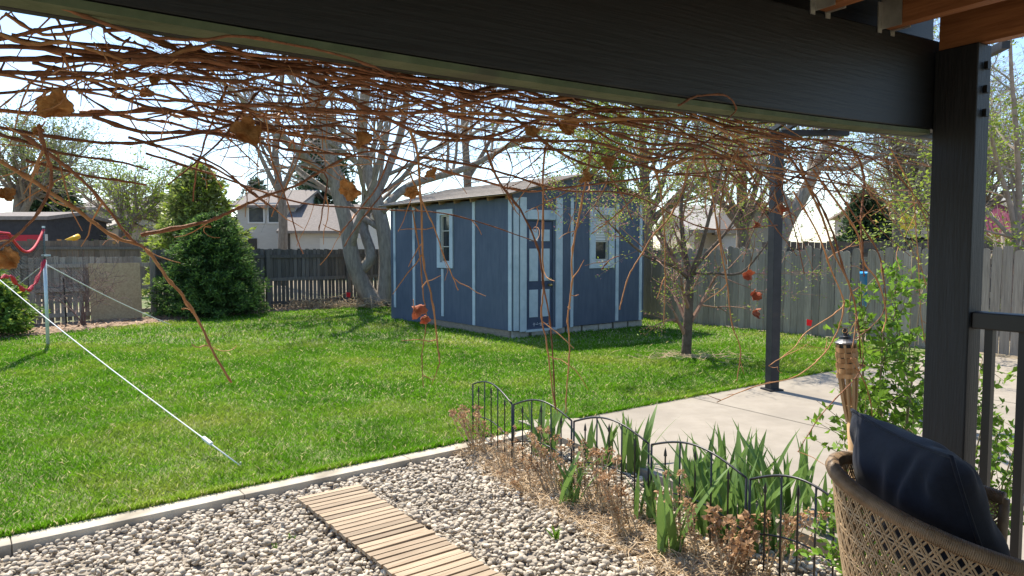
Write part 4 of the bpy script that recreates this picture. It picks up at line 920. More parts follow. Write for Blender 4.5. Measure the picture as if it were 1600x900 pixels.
# ============================================================ DRY STALKS, LITTER
dry = M('dry_stem', (.38, .28, .17), (.54, .43, .28), .85, 9, objrand=.15); dryhead = M('dry_head', (.31, .17, .085), (.52, .35, .20), .85, 6, island=.4, transl=.25)
dryleaf = M('dry_leaf', (.42, .28, .15), (.56, .42, .26), .85, 6, island=.35, transl=.25)
def crumple(mb, c_, r, n_, seed=None):
    for k in range(n_):
        p = c_ + rv(r * .7); d = rv(1).normalized(); e = d.orthogonal().normalized(); e = Matrix.Rotation(random.uniform(0, 6.28), 3, d) @ e; s_ = r * random.uniform(.5, 1.1); c2 = d.cross(e) * s_ * random.uniform(-.5, .5)
        mb.add([p, p + d * s_ * .5 + e * s_ * .35 + c2, p + d * s_, p + d * s_ * .5 - e * s_ * .35 + c2 * .5, p + d * s_ * .5 - c2 * .6], [(0, 1, 4), (1, 2, 4), (2, 3, 4), (3, 0, 4)])
def dried(px, py, n_, hr, lean, label, seed, head=.026, hn=20):
    random.seed(seed); b = G(px, py, -.04); t = thing('dried_plant', label, 'plant', tuple(b), 'dried stalks along the border fence')
    for k in range(n_):
        h = random.uniform(*hr); d = Vector((lean[0] + random.uniform(-.35, .35), lean[1] + random.uniform(-.3, .3), 1)); p0 = b + Vector((random.uniform(-.07, .07), random.uniform(-.07, .07), 0)); pts = [p0]; dd = d.normalized()
        for i in range(6): dd = (dd + rv(.11) + Vector((0, 0, -.03))).normalized(); pts.append(pts[-1] + dd * h / 6)
        st = part('stem', MB().tube(pts, [.0045, .004, .004, .0035, .003, .0025, .002], 5), dry, t, smooth=True)
        m = MB(); crumple(m, pts[-1], head, hn)
        for i in (3, 4, 5): crumple(m, pts[i] + rv(.008), head * .7, int(hn * .45))
        part('seed_head', m, dryhead, st, kind='stuff')
        if k % 2 == 0:
            m = MB(); crumple(m, pts[2] + rv(.02), .03, 8); part('withered_leaf', m, dryleaf, st, kind='stuff')
dried(752, 712, 15, (.26, .46), (-.35, -.05), 'rusty dried stalks leaning over the gravel by the first border panel', 61)
dried(795, 738, 9, (.18, .36), (-.1, 0), 'low dried tuft at the end of the pale edging', 62, .018)
dried(868, 775, 13, (.28, .48), (-.25, .1), 'dried stalks leaning left in front of the second border panel', 63)
dried(935, 800, 14, (.30, .46), (-.15, 0), 'dried stalks with drooping rusty heads before the middle panel', 64)
dried(980, 840, 11, (.28, .44), (-.3, .1), 'tan dried stems right of the drooping rusty heads', 65)
dried(1085, 880, 7, (.30, .50), (-.1, .1), 'dried stalk rising before the leaning iris fan', 66, .026)
dried(1150, 905, 9, (.16, .32), (.1, 0), 'crumpled pale brown dead plant at the bottom before the nearest panel', 67, .045, 22)
dried(1215, 900, 6, (.26, .40), (.05, .05), 'withered brown flower heads against the nearest border panel', 68, .035, 20)
dried(820, 770, 5, (.12, .25), (-.4, -.2), 'short flattened dried sprigs on the gravel by the second panel', 69, .02)
# straw litter round the stalks
random.seed(70); m = MB()
for k in range(3600):
    s_ = random.random(); c_ = E0.lerp(E1, s_) - en * (random.uniform(-.15, .34) + .22 * s_ * random.random()) + ed * random.uniform(-.1, .5); c_.z = -.03 + random.uniform(0, .035); d = Vector((random.uniform(-1, 1), random.uniform(-1, 1), random.uniform(-.25, .35))).normalized(); L_ = random.uniform(.04, .20); bend = rv(.03)
    m.tube([c_ - d * L_ / 2, c_ + bend, c_ + d * L_ / 2], [.0012, .0022, .0010], 3, cap=False)
o = part('straw_litter', m, M('straw', (.40, .28, .16), (.58, .45, .29), .9, 5, island=.3), None); o['kind'] = 'stuff'
m = MB()
for k in range(2600):
    s_ = random.random(); c_ = E0.lerp(E1, s_) - en * (random.uniform(-.3, .32) + .22 * s_ * random.random()) + ed * random.uniform(-.1, .5); c_.z = -.025 + random.uniform(0, .03); crumple(m, c_, random.uniform(.012, .03), 1)
o = part('leaf_litter', m, dryleaf, None); o['kind'] = 'stuff'
# straw heap along the back fence and round the small tree
m = MB(); random.seed(71)
for k in range(700):
    c_ = at(random.gauss(500, 50), 480, 19.8); s_ = (G(c_.x / c_.y * F + 800, 481)); c_ = s_ + Vector((random.gauss(0, .5), random.gauss(.2, .25), 0)); c_.z = abs(random.gauss(0, .10)); d = Vector((random.uniform(-1, 1), random.uniform(-1, 1), random.uniform(-.4, .5))).normalized(); L_ = random.uniform(.15, .6); m.tube([c_ - d * L_ / 2, c_ + rv(.05), c_ + d * L_ / 2], [.004, .006, .003], 3, cap=False)
tb = G(1076, 558)
for k in range(160):
    c_ = tb + Vector((random.gauss(0, .35), random.gauss(0, .2), .03)); d = Vector((random.uniform(-1, 1), random.uniform(-1, 1), random.uniform(-.1, .3))).normalized(); L_ = random.uniform(.08, .3); m.tube([c_ - d * L_ / 2, c_ + rv(.02), c_ + d * L_ / 2], [.002, .003, .002], 3, cap=False)
o = part('dry_cuttings', m, MATS['straw'], None); o['kind'] = 'stuff'
# green tufts and weeds
def weed(px, py, n_, h, label, seed, wd=.006):
    random.seed(seed); b = G(px, py, -.035); t = thing('weed', label, 'plant', tuple(b), 'small green weeds in the gravel'); 
    for k in range(n_):
        m = MB(); iris_leaf(m, b + rv(.02) * Vector((1, 1, 0)).length * .5, random.uniform(0, 6.28), h * random.uniform(.6, 1.1), wd, random.uniform(.2, .8)); part('leaf', m, lf_shrub, t, smooth=True)
weed(868, 845, 9, .09, 'bright green rosette weed on the gravel before the dry stalks', 81, .009); weed(455, 845, 8, .04, 'tiny weed between the stones left of the walkway', 82); weed(430, 858, 7, .035, 'second tiny weed at the left of the walkway', 83)
weed(905, 755, 26, .20, 'tuft of thin bright grass before the second border panel', 84, .004); weed(880, 770, 14, .14, 'smaller bright grass tuft left of the thin grass', 85, .004)
# ============================================================ LEAFY SHRUB BY THE POST
random.seed(90); sb = Vector((1.62, 2.95, -.02)); t = thing('leafy_shrub', 'airy shrub with small bright green leaves behind the torch and post', 'shrub', tuple(sb)); out = new_out(); pts = []
targets = [at(x, y, Y) for x, y, Y in ((1425, 400, 3.0), (1395, 430, 2.9), (1440, 450, 3.1), (1350, 480, 2.9), (1380, 520, 2.75), (1415, 530, 2.9), (1345, 560, 2.8), (1375, 600, 2.7), (1425, 620, 2.8), (1360, 650, 2.6), (1400, 680, 2.6), (1345, 440, 2.9), (1400, 480, 2.8), (1430, 560, 2.7), (1345, 620, 2.7), (1330, 760, 2.5), (1355, 840, 2.45), (1535, 560, 3.0), (1540, 640, 2.8), (1560, 680, 2.75), (1530, 720, 2.6), (1590, 720, 2.7), (1600, 650, 2.9), (1365, 880, 2.45), (1310, 860, 2.7), (1385, 780, 2.5))]
for q in targets:
    p0 = sb + Vector(((q.x - sb.x) * .55 + random.uniform(-.1, .1), (q.y - sb.y) * .6 + random.uniform(-.1, .1), 0)); p0.z = -.03
    mid = p0.lerp(q, .55) + rv(.06); path = smoothpath([p0, mid, q], 5); n_ = len(path); part('stem', MB().tube(path, [.0055 - .004 * i / n_ for i in range(n_)], 5), M('shrub_stem', (.20, .15, .09), (.3, .24, .15), .85), t, smooth=True)
    for j in range(20):
        f_ = random.uniform(.30, 1) ** .8; i = min(int(f_ * (n_ - 1)), n_ - 2); c_ = path[i].lerp(path[i + 1], f_ * (n_ - 1) - i); d = (rv(1) + Vector((0, 0, .3))).normalized(); L_ = random.uniform(.06, .20); e = c_ + d * L_
        out['crown'].tube([c_, e], [.0018, .0009], 3, cap=False)
        for k in range(11): pts.append(tuple(c_.lerp(e, random.uniform(.15, 1.08)) + rv(.010)))
part('twigs', out['crown'], MATS['shrub_stem'], t, kind='stuff'); leaves('foliage', pts, .038, lf_shrub, t, .5, .15)
# ============================================================ TIKI TORCH
Yt = 2.6; tt = at(1321, 520, Yt); tl = at(1342, 880, Yt - .03); ax = (tt - tl).normalized(); foot = tl + ax * ((-.05 - tl.z) / ax.z)
torch = thing('bamboo_torch', 'bamboo torch with woven basket and black oil canister', 'torch', tuple(foot)); bam = M('bamboo', (.34, .20, .09), (.50, .33, .17), .6, 8, stretch=(3, 3, 1), objrand=.12); weave_m = M('bamboo_strip', (.33, .17, .07), (.50, .29, .13), .6, 10, objrand=.18)
H_ = lambda py: (at(1321, py, Yt) - foot).dot(ax)
s1 = ax.orthogonal().normalized(); s2 = ax.cross(s1); TP = lambda h, r, a: foot + ax * h + (s1 * math.cos(a) + s2 * math.sin(a)) * r
hb0, hb1, hc = H_(590), H_(542), H_(650)
pr = .014; part('pole', MB().tube([foot, TP(hc, 0, 0)], pr, 12), bam, torch, smooth=True)
for k in range(5): h = .15 + k * .24; part('node_ring', MB().tube([TP(h - .006, 0, 0), TP(h, 0, 0), TP(h + .006, 0, 0)], [pr, pr + .003, pr], 12), bam, torch, smooth=True)
rb = .034
for k in range(8):
    a = k * math.pi / 4 + .2; part('split_cane', MB().tube([TP(hc - .02, .012, a), TP((hc + hb0) / 2, .024, a), TP(hb0, rb - .004, a), TP(hb1 + .01, rb - .002, a)], [.006, .006, .0055, .005], 5), bam, torch)
nr = 6; hs = (hb1 - hb0) / nr
for k in range(nr):
    m = MB(); seg = 32; vs = []
    for i in range(seg + 1):
        a = 2 * math.pi * i / seg; r = rb + .0045 * math.sin(4 * a - .8 + (math.pi if k % 2 else 0)) + .002
        for hh, rr_ in ((0.001, r), (hs * .93, r), (hs * .93, r - .0025), (.001, r - .0025)): vs.append(TP(hb0 + hs * k + hh, rr_, a))
    fs = []
    for i in range(seg):
        for q in range(4): q2 = (q + 1) % 4; fs.append((4 * i + q, 4 * i + 4 + q, 4 * i + 4 + q2, 4 * i + q2))
    m.add(vs, fs); part('woven_strip', m, weave_m, torch)
part('loose_strip', MB().tube([TP(hb0 + hs * 2.5, rb + .004, 0.2), TP(hb0 + hs * 2.6, rb + .004, -.1), at(1352, 572, Yt)], [.006, .006, .005], 4), weave_m, torch)
can = MB(); can.tube([TP(hb0 + .03, 0, 0), TP(hb1 + .012, 0, 0)], .026, 16); part('canister', can, iron, torch)
hh = hb1 + .012; part('collar', MB().tube([TP(hh, 0, 0), TP(hh + .006, 0, 0), TP(hh + .012, 0, 0), TP(hh + .018, 0, 0)], [.036, .038, .030, .025], 18), M('grey_tin', (.16, .16, .165), rough=.4, metal=.5), torch, smooth=False)
part('cap', MB().tube([TP(hh + .018, 0, 0), TP(hh + .028, 0, 0), TP(hh + .030, 0, 0), TP(hh + .036, 0, 0)], [.023, .021, .014, .012], 16), iron, torch); part('wick_holder', MB().tube([TP(hh + .036, 0, 0), TP(hh + .058, 0, 0)], .009, 10), iron, torch)
# ============================================================ WICKER CHAIR, CUSHION, TABLE
K = 1.06; cc = Vector((.957 * K, 1.48 * K, 0)); ca = -.349; cf = Vector((math.cos(ca), math.sin(ca), 0)); cs = Vector((-cf.y, cf.x, 0)); ra_, rb_ = .252 * K, .25 * K; zb, za = CH - .494 * K, CH - .591 * K
chair = thing('wicker_chair', 'brown woven wicker tub chair at the lower right corner', 'chair', (cc.x, cc.y, DZ)); wick = M('brown_wicker', (.15, .10, .058), (.25, .17, .10), .5, 30, spec=.4, bump=.1); wick_l = M('cane_weave', (.30, .20, .11), (.44, .31, .18), .5, 25, spec=.4)
def rimz(ph): return za + (zb - za) * max(0, math.cos(ph * .72)) ** 1.519
def tub(ph, s_):
    k = 1 - .26 * s_ ** 1.4; p = cc - cf * (ra_ * k * math.cos(ph)) + cs * (rb_ * k * math.sin(ph)); z0 = rimz(ph); zbot = DZ + .30; p.z = z0 + (zbot - z0) * s_; return p
PM = R(122); n_ = 90; rim = [tub(-PM + 2 * PM * i / n_, 0) for i in range(n_ + 1)]
part('rim', MB().tube(rim, .0155, 10), wick, chair, smooth=True)
# wrapped strands of the rim
m = MB()
for k in range(330):
    f_ = k / 330; i = min(int(f_ * n_), n_ - 1); p = rim[i].lerp(rim[i + 1], f_ * n_ - i); tdir = (rim[i + 1] - rim[i]).normalized(); u_ = tdir.orthogonal().normalized(); v_ = tdir.cross(u_)
    m.tube([p + (u_ * math.cos(q) + v_ * math.sin(q)) * .0155 + tdir * (.003 * q / 6.28) for q in [j * 6.2832 / 8 for j in range(9)]], .0022, 4, cap=False)
part('rim_wrapping', m, wick, chair, smooth=True, kind='stuff')
m = MB()
for s_ in [k / 8 for k in range(1, 8)]:
    for ds in (-.010, .010): m.tube([tub(-PM + 2 * PM * i / 60, s_ + ds) for i in range(61)], .0022, 4, cap=False)
for k in range(-26, 54):
    for sg_ in (1, -1):
        for dph in (-.016, .016):
            pts_ = []
            for i in range(25):
                s_ = i / 24; ph = -PM + k * .108 + dph + 1.05 * s_
                if -PM <= ph <= PM: q = tub(ph * sg_, s_); pts_.append(q + (cc - q).normalized() * (.002 * sg_))
            if len(pts_) > 2: m.tube(pts_, .0023, 4, cap=False)
part('cane_lattice', m, wick_l, chair, kind='stuff')
part('base_ring', MB().tube([tub(-PM + 2 * PM * i / 50, 1) for i in range(51)], .011, 8), wick, chair, smooth=True)
for sg_ in (-1, 1): part('arm_end', MB().tube([tub(sg_ * PM, s_ / 6) for s_ in range(7)], .012, 8), wick, chair, smooth=True)
for ph in (-1.9, -.75, .75, 1.9):
    p = tub(ph, 1); q = Vector((p.x + (p.x - cc.x) * .12, p.y + (p.y - cc.y) * .12, DZ + .001)); part('leg', MB().tube([p, q], [.013, .011], 8), wick, chair, smooth=True)
seatz = DZ + .40; part('seat', MB().lathe([(.05, seatz - .03), (.205, seatz - .03), (.225, seatz - .015), (.215, seatz), (.05, seatz + .004)], (cc.x, cc.y, 0), 32), wick, chair, smooth=True)
for ph in (-.0,): part('back_strut', MB().tube([tub(ph, s_ / 6) + cf * .012 for s_ in range(7)], .010, 8), wick, chair, smooth=True)
navy = M('navy_fabric', (.005, .008, .018), (.008, .0125, .025), .9, 60, bump=.08, bscale=300, sheen=.08)
A = at(1331, 640, 1.83); B = at(1487, 714, 1.41); hv = (B - A); wv = hv.length; hu = hv.normalized(); top_mid = (A + B) / 2
dn = Vector((.36, .04, -.93)); dn = (dn - hu * dn.dot(hu)).normalized(); nv = hu.cross(dn).normalized(); nv = nv if nv.x < 0 else -nv; hgt_ = .415
cen = top_mid + dn * (hgt_ / 2); ng = 44
def pil(u, v, side):
    # u,v in -1..1 ; edges bow inwards between the corners
    bow = .065; uu = u * (1 - bow * (1 - v * v) * abs(u) ** 2); vv = v * (1 - bow * (1 - u * u) * abs(v) ** 2)
    prof = max(0, (1 - abs(u) ** 2.6)) ** .55 * max(0, (1 - abs(v) ** 2.6)) ** .55; tk = .098 * prof
    ed_ = (1 - abs(v)) ; wr = .0075 * math.sin(u * 13 + 2.2 * math.sin(v * 3 + u * 4)) * math.exp(-((v + .72) / .28) ** 2) + .005 * math.sin(v * 11 + 2 * math.sin(u * 5)) * math.exp(-((u - .7) / .25) ** 2) + .004 * math.sin(u * 6 + v * 7 + 1.3) 
    wr *= min(1, prof * 2.5)
    return cen + hu * (uu * wv / 2) + dn * (vv * hgt_ / 2) + nv * (side * (tk + wr))
m = MB()
for side in (1, -1):
    vs = [pil(-1 + 2 * i / ng, -1 + 2 * j / ng, side) for i in range(ng + 1) for j in range(ng + 1)]; fs = []
    for i in range(ng):
        for j in range(ng): q = (i * (ng + 1) + j, (i + 1) * (ng + 1) + j, (i + 1) * (ng + 1) + j + 1, i * (ng + 1) + j + 1); fs.append(q if side > 0 else q[::-1])
    m.add(vs, fs)
cu = thing('cushion', 'dark navy square cushion leaning in the wicker chair', 'cushion', tuple(cen + dn * hgt_ / 2)); part('cover', m, navy, cu, smooth=True)
edge = [pil(-1 + 2 * i / 40, -1, 0) for i in range(41)] + [pil(1, -1 + 2 * i / 40, 0) for i in range(1, 41)] + [pil(1 - 2 * i / 40, 1, 0) for i in range(1, 41)] + [pil(-1, 1 - 2 * i / 40, 0) for i in range(1, 41)]
part('piping', MB().tube(edge, .0045, 6), navy, cu, smooth=True)
tz = CH - .44; tcx, tcy = 1.25, 1.03; table = thing('round_table', 'round grey patio table edge at the right border beside the chair', 'table', (tcx, tcy, DZ)); tm = M('table_stone', (.21, .18, .145), (.29, .25, .21), .5, 20, bump=.05)
part('table_top', MB().lathe([(.36, tz - .035), (.395, tz - .03), (.40, tz - .018), (.396, tz - .006), (.385, tz)], (tcx, tcy, 0), 64), tm, table, smooth=False, bevel=.002); part('pedestal', MB().lathe([(.05, DZ + .03), (.035, DZ + .1), (.035, tz - .036)], (tcx, tcy, 0), 20), rail_m, table, smooth=True); part('foot_plate', MB().lathe([(.24, DZ + .001), (.24, DZ + .018), (.06, DZ + .03)], (tcx, tcy, 0), 32), rail_m, table)

# ============================================================ GRAPEVINE
random.seed(100)
def Vp(x, y, d):
    r_ = ray(x, y); o = Vector((0, 0, CH)); t = ((B0 - o).dot(N) + d) / r_.dot(N); return o + r_ * t
vroot = Vp(1335, 560, .5); vine = thing('grapevine', 'tangled bare brown grapevine hanging under the porch beam', 'vine', tuple(vroot))
cane_m = M('vine_cane', (.15, .060, .030), (.31, .135, .066), .7, 40, stretch=(1, 1, 1), bump=.4, bscale=120, objrand=.3); cane_l = M('vine_shoot', (.34, .15, .06), (.50, .26, .115), .62, 40, objrand=.25)
ncane = [0]; nodes_pts = []
def cane(px, d0, r, d1=None, mat=None, wob=.7, jit=.012):
    d1 = d0 if d1 is None else d1; n_ = len(px); pts = [Vp(x, y, d0 + (d1 - d0) * i / max(n_ - 1, 1) + random.uniform(-jit, jit)) for i, (x, y) in enumerate(px)]
    P = smoothpath(pts, 6) if n_ > 2 else pts; n2 = len(P); P = [p + rv(.0012 * wob) for p in P]
    rad = []
    for i in range(n2):
        f_ = i / (n2 - 1); rr_ = r * (1 - .45 * f_) * (1 + random.uniform(-.08, .08))
        if i % 7 == 3: rr_ *= 1.45
        rad.append(rr_)
    part('cane', MB().tube(P, rad, 6), mat or cane_m, vine, smooth=True); nodes_pts.extend(P); ncane[0] += 1; return P
main = [
 ([(-60, 70), (0, 72), (133, 80), (200, 87), (300, 87), (420, 98), (533, 110), (640, 126)], .16, .0062), ([(-60, 94), (0, 92), (117, 93), (233, 97), (333, 103), (533, 110), (616, 123), (683, 133), (750, 153), (816, 137), (866, 133), (966, 147), (1066, 167), (1150, 195)], .20, .0072),
 ([(-60, 112), (0, 113), (100, 115), (233, 117), (367, 127), (433, 115), (533, 107), (600, 120)], .14, .0062), ([(-40, 70), (0, 62), (83, 43), (150, 38), (183, 60), (240, 75)], .12, .005), ([(20, -12), (100, 13), (150, 32), (233, 57), (317, 62), (383, 57), (533, 87), (620, 120)], .03, .0048),
 ([(50, 97), (133, 123), (217, 163), (267, 173), (367, 197), (533, 197), (640, 215)], .22, .005), ([(-50, 172), (0, 173), (117, 180), (233, 173), (300, 177), (400, 200), (533, 220), (600, 240), (643, 253), (733, 277), (816, 298), (866, 295), (966, 283), (1066, 273), (1150, 285), (1215, 291)], .26, .0055),
 ([(-40, 198), (0, 200), (133, 220), (217, 223), (317, 207), (383, 193), (480, 200), (560, 185)], .18, .005), ([(-50, 225), (0, 252), (60, 288), (120, 328), (178, 370), (226, 388), (258, 430), (285, 462), (312, 505), (332, 548), (361, 598)], .15, .0056),
 ([(30, 205), (76, 240), (120, 274), (160, 316), (200, 368), (226, 388)], .18, .0052), ([(60, 200), (72, 240), (80, 264), (78, 294), (60, 332), (30, 364), (-10, 396)], .10, .0046), ([(0, 210), (60, 228), (100, 240), (180, 252), (231, 265)], .17, .0045), ([(40, 250), (128, 273), (200, 284), (229, 289)], .2, .0042),
 ([(219, 367), (316, 348), (344, 338), (380, 321), (420, 304), (460, 291), (510, 262), (560, 240), (620, 232)], .22, .0052), ([(200, 215), (280, 240), (352, 272), (404, 308), (432, 329)], .2, .004), ([(300, 240), (345, 262), (390, 300), (418, 320)], .24, .0035),
 ([(480, 110), (533, 147), (593, 180), (683, 217), (766, 213), (833, 190), (866, 183), (960, 170), (1060, 180)], .18, .0070), ([(440, 170), (533, 173), (616, 177), (700, 170), (766, 153), (826, 137), (870, 133), (940, 140)], .13, .0064), ([(650, 205), (766, 217), (850, 220), (933, 223), (1016, 247), (1066, 233), (1140, 246), (1210, 238), (1290, 222)], .22, .0062),
 ([(780, 170), (816, 193), (866, 233), (916, 257), (966, 263), (1066, 240), (1130, 205)], .2, .0056), ([(600, 130), (660, 160), (720, 182), (800, 190), (900, 196), (1000, 190), (1100, 205), (1180, 235), (1250, 250)], .25, .0058), ([(900, 140), (1000, 160), (1080, 178), (1150, 200), (1220, 213), (1290, 222), (1345, 245)], .16, .0060),
 ([(960, 150), (1040, 190), (1100, 225), (1160, 250), (1200, 280), (1215, 291)], .24, .0050), ([(1000, 235), (1060, 247), (1160, 246), (1230, 236), (1300, 240), (1380, 245)], .2, .0048), ([(1060, 165), (1090, 150), (1135, 150), (1150, 172), (1130, 190)], -.02, .0040), ([(1215, 291), (1270, 262), (1330, 225), (1390, 215), (1440, 232)], .22, .0042),
 ([(1290, 222), (1345, 240), (1392, 268), (1425, 300), (1455, 340), (1474, 357)], .12, .0042), ([(1380, 245), (1425, 300), (1448, 350), (1452, 395), (1470, 440)], .10, .0028), ([(1330, 232), (1345, 255), (1350, 290), (1345, 345), (1347, 380), (1350, 432)], .25, .0070), ([(1250, 255), (1262, 290), (1285, 340), (1305, 400), (1325, 440), (1338, 490), (1332, 545)], .28, .0066),
 ([(1230, 240), (1270, 300), (1298, 355), (1318, 420), (1330, 455), (1340, 500), (1345, 560)], .32, .0062), ([(1270, 265), (1310, 320), (1340, 365), (1350, 410), (1372, 440), (1385, 490), (1378, 520)], .25, .0058), ([(1290, 270), (1330, 330), (1370, 390), (1380, 430), (1383, 481), (1361, 511), (1337, 529)], .28, .0050), ([(1300, 230), (1360, 300), (1385, 340), (1420, 350)], .3, .0036),
 ([(1390, 230), (1425, 300), (1432, 370), (1436, 430), (1440, 500), (1450, 560)], .3, .0036), ([(1240, 300), (1275, 360), (1300, 425), (1318, 470), (1308, 487), (1260, 519), (1239, 545), (1201, 572)], .34, .0046), ([(1320, 470), (1313, 505), (1297, 540), (1273, 567), (1239, 590), (1180, 604), (1120, 628)], .36, .0040), ([(1350, 560), (1337, 590), (1290, 640), (1262, 680), (1247, 706)], .3, .0034), ([(1330, 560), (1352, 600), (1362, 640), (1368, 700)], .3, .004),
 ([(640, 200), (652, 240), (655, 280), (658, 318), (662, 410), (675, 468), (684, 540), (687, 566)], .14, .0046), ([(640, 270), (662, 320), (678, 355), (695, 404), (716, 453)], .2, .0030), ([(645, 330), (655, 390), (660, 450), (666, 500), (659, 560), (662, 605)], .18, .0026), ([(760, 235), (780, 284), (818, 336), (842, 394), (849, 443), (858, 495), (864, 560), (868, 640)], .2, .0044), ([(855, 215), (849, 270), (848, 394), (849, 449), (846, 495), (854, 535), (862, 600), (867, 635)], .24, .0040),
 ([(925, 225), (914, 287), (904, 342), (894, 397), (894, 443), (887, 495), (890, 540), (886, 600), (884, 645)], .22, .0042), ([(1075, 260), (1066, 300), (1045, 340), (1020, 368), (1003, 397), (982, 432), (968, 484)], .2, .0042), ([(1020, 250), (1032, 300), (1037, 350), (1039, 380), (1039, 443), (1037, 507)], .22, .0034), ([(1095, 230), (1110, 290), (1125, 380), (1136, 443), (1144, 507), (1157, 546), (1151, 596)], .24, .0040), ([(790, 230), (800, 262), (792, 300), (806, 330)], .2, .0026),
 ([(610, 240), (590, 290), (560, 330), (535, 360), (530, 366)], .2, .0030), ([(640, 250), (600, 300), (560, 350), (538, 385)], .18, .0030), ([(425, 250), (440, 290), (455, 335), (465, 375), (474, 396)], .2, .0026), ([(470, 260), (510, 275), (505, 320), (498, 360)], .2, .003), ([(940, 420), (955, 405), (968, 400)], .2, .003)]
for px, d, r in main: cane(px, d, r * .64, d + random.uniform(-.04, .06), cane_l if (px[-1][1] > 420 and random.random() < .7) else None)
def beam_y(x): return 208 - (1455 - x) * .158 + 6
# further canes filling the band
for k in range(58):
    x0 = random.choice([random.uniform(-80, 500), random.uniform(200, 900), random.uniform(500, 1150)]); L_ = random.uniform(250, 620); x1 = min(x0 + L_, 1420); dep = (abs(random.gauss(0, 1)) * (85 if x0 < 400 else 52)) + 12; n_ = 6; px = []; dy = random.uniform(-25, 55)
    for i in range(n_):
        x = x0 + (x1 - x0) * i / (n_ - 1); px.append((x, max(beam_y(x), -30) + dep + (dy if x < 600 else dy * .6) * i / (n_ - 1) + random.gauss(0, 11)))
    cane(px, random.uniform(.08, .38), random.choice([.0016, .0022, .0028, .0034, .004]), mat=random.choice([None, None, cane_l]))
for k in range(22):
    x0 = random.uniform(-120, 420); x1 = x0 + random.uniform(180, 460); dep = random.uniform(55, 190); dy = random.uniform(-40, 70); px = []
    for i in range(6):
        x = x0 + (x1 - x0) * i / 5; px.append((x, max(beam_y(x), 0) * .6 + dep + dy * i / 5 + random.gauss(0, 9)))
    cane(px, random.uniform(.1, .36), random.choice([.0016, .002, .0026, .0034]), mat=random.choice([None, None, cane_l]))
for k in range(105):
    x = random.choice([random.uniform(-20, 560), random.uniform(500, 1250), random.uniform(1050, 1400)]); y0 = max(beam_y(x), -10) + random.uniform(15, 110); a = random.choice([random.uniform(.3, 1.2), random.uniform(1.9, 2.8), random.uniform(-.4, .4)]); L_ = random.uniform(70, 230); px = []; cv = random.uniform(-.5, .5)
    for i in range(5): px.append((x, y0)); x += math.cos(a) * L_ / 4; y0 += abs(math.sin(a)) * L_ / 4; a += cv * .3 + random.gauss(0, .1)
    cane(px, random.uniform(.08, .36), random.choice([.0012, .0015, .0019, .0024]), mat=random.choice([None, cane_l]))
# fine side twigs and curling tendrils, too many to count
m = MB()
for k in range(520):
    p = random.choice(nodes_pts)
    if p.z > B0z - .07 and (p - B0).dot(N) < .2: continue
    d = (rv(1) + Vector((0, 0, -.35))).normalized(); L_ = random.uniform(.02, .13); pts_ = [p]; dd = d
    for i in range(4): dd = (dd + rv(.3)).normalized(); pts_.append(pts_[-1] + dd * L_ / 4)
    m.tube(pts_, [.0016, .0014, .0012, .001, .0007], 4, cap=False)
for k in range(110):
    p = random.choice(nodes_pts)
    if p.z > B0z - .07 and (p - B0).dot(N) < .2: continue
    u_ = rv(1).normalized(); v_ = u_.orthogonal().normalized(); w_ = u_.cross(v_); r0 = random.uniform(.006, .02); tn = random.uniform(.5, 1.6); dr = rv(1) + Vector((0, 0, -.5)); L_ = random.uniform(.02, .07)
    m.tube([p + dr * L_ * i / 14 + (v_ * (math.cos(6.28 * tn * i / 14) - 1) + w_ * math.sin(6.28 * tn * i / 14)) * r0 * (i / 14) for i in range(15)], .0007, 3, cap=False)
part('fine_twigs', m, cane_l, vine, kind='stuff')
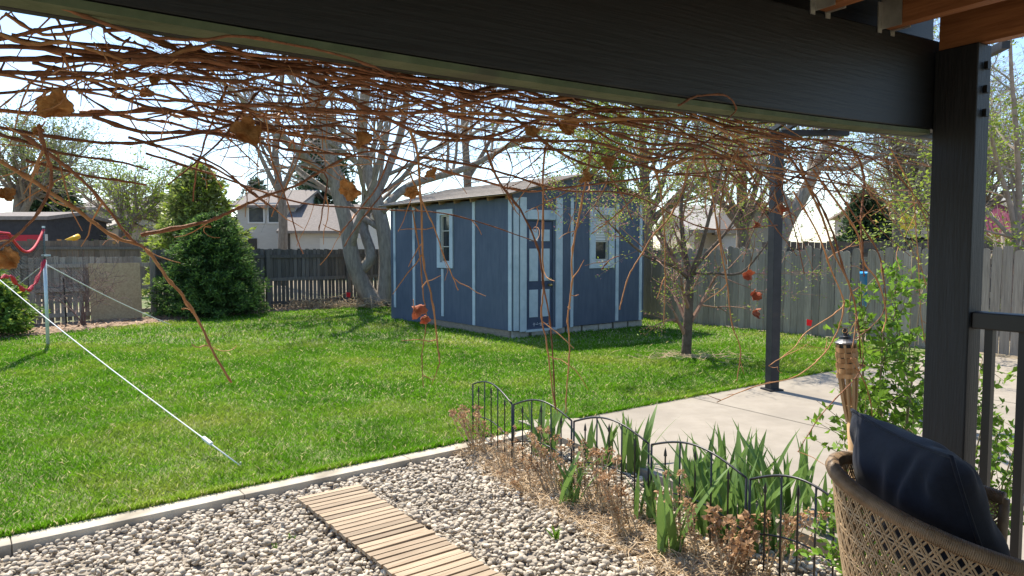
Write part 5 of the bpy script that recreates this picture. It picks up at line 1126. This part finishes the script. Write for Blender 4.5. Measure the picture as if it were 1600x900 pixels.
# dry leaves caught in the vine
vleaf = M('dry_vine_leaf', (.42, .20, .07), (.72, .43, .18), .7, 60, bump=.6, bscale=90, transl=.5, objrand=.2); vleaf_r = M('red_vine_leaf', (.38, .08, .04), (.52, .26, .16), .7, 18, transl=.4, objrand=.15)
def vleafobj(px, py, size_px, d, mat, tilt=None):
    c_ = Vp(px, py, d); s_ = size_px * c_.y / F / 2 * .66; a0_ = random.uniform(0, 6.28); n_ = 44; ax1 = (U * random.uniform(.6, 1) + rv(.25)).normalized(); ax2 = (Vector((0, 0, 1)) + rv(.4)); ax2 = (ax2 - ax1 * ax2.dot(ax1)).normalized(); ax3 = ax1.cross(ax2)
    fold = random.uniform(.5, 1.3); cur = random.uniform(.5, 1.3) * random.choice((-1, 1)); vs = [c_]; rings = (.45, .8, 1.0)
    for rr_ in rings:
        for i in range(n_):
            a = 2 * math.pi * i / n_; lobe = .66 + .22 * abs(math.cos(2.5 * (a - a0_))) ** .8 + .05 * math.cos(2 * a + a0_) + .045 * math.cos(15 * a + 1); x = math.cos(a) * s_ * rr_ * lobe; y = math.sin(a) * s_ * rr_ * lobe * .85
            vs.append(c_ + ax1 * x + ax2 * y + ax3 * (cur * (y * y * .8 - .4 * x * x + .5 * x * y) / s_ + fold * abs(x * math.cos(a0_) + y * math.sin(a0_)) + .22 * s_ * rr_ * math.sin(3 * a + a0_) + random.uniform(-.07, .07) * s_))
    fs = [(0, 1 + i, 1 + (i + 1) % n_) for i in range(n_)]
    for q in range(2): fs += [(1 + q * n_ + i, 1 + (q + 1) * n_ + i, 1 + (q + 1) * n_ + (i + 1) % n_, 1 + q * n_ + (i + 1) % n_) for i in range(n_)]
    o = part('dry_leaf', MB().add(vs, fs), mat, vine, smooth=True); sm = o.modifiers.new('thick', 'SOLIDIFY'); sm.thickness = .0008
    p2 = c_ + Vector((0, 0, s_ * .9)) + rv(.01); part('petiole', MB().tube([c_, c_.lerp(p2, .5) + rv(.004), p2], .0011, 4), cane_l, o)
for px, py, sz, d in ((85, 168, 92, .12), (385, 207, 84, .2), (545, 298, 62, .2), (14, 405, 78, .1), (8, 305, 48, .1), (642, 300, 42, .18), (560, 218, 62, .2), (672, 276, 34, .18), (886, 200, 58, .22), (952, 252, 52, .2), (912, 275, 46, .2), (182, 118, 34, .15), (228, 145, 34, .15), (968, 185, 34, .2), (240, 125, 30, .14), (830, 205, 40, .2), (60, 205, 30, .15)): vleafobj(px, py, sz, d, vleaf)
for px, py, sz, d in ((650, 487, 46, .18), (1168, 428, 36, .24), (1176, 462, 36, .24), (1178, 488, 32, .24), (1218, 326, 38, .22), (663, 500, 30, .18), (1180, 350, 22, .24)): vleafobj(px, py, sz, d, vleaf_r)
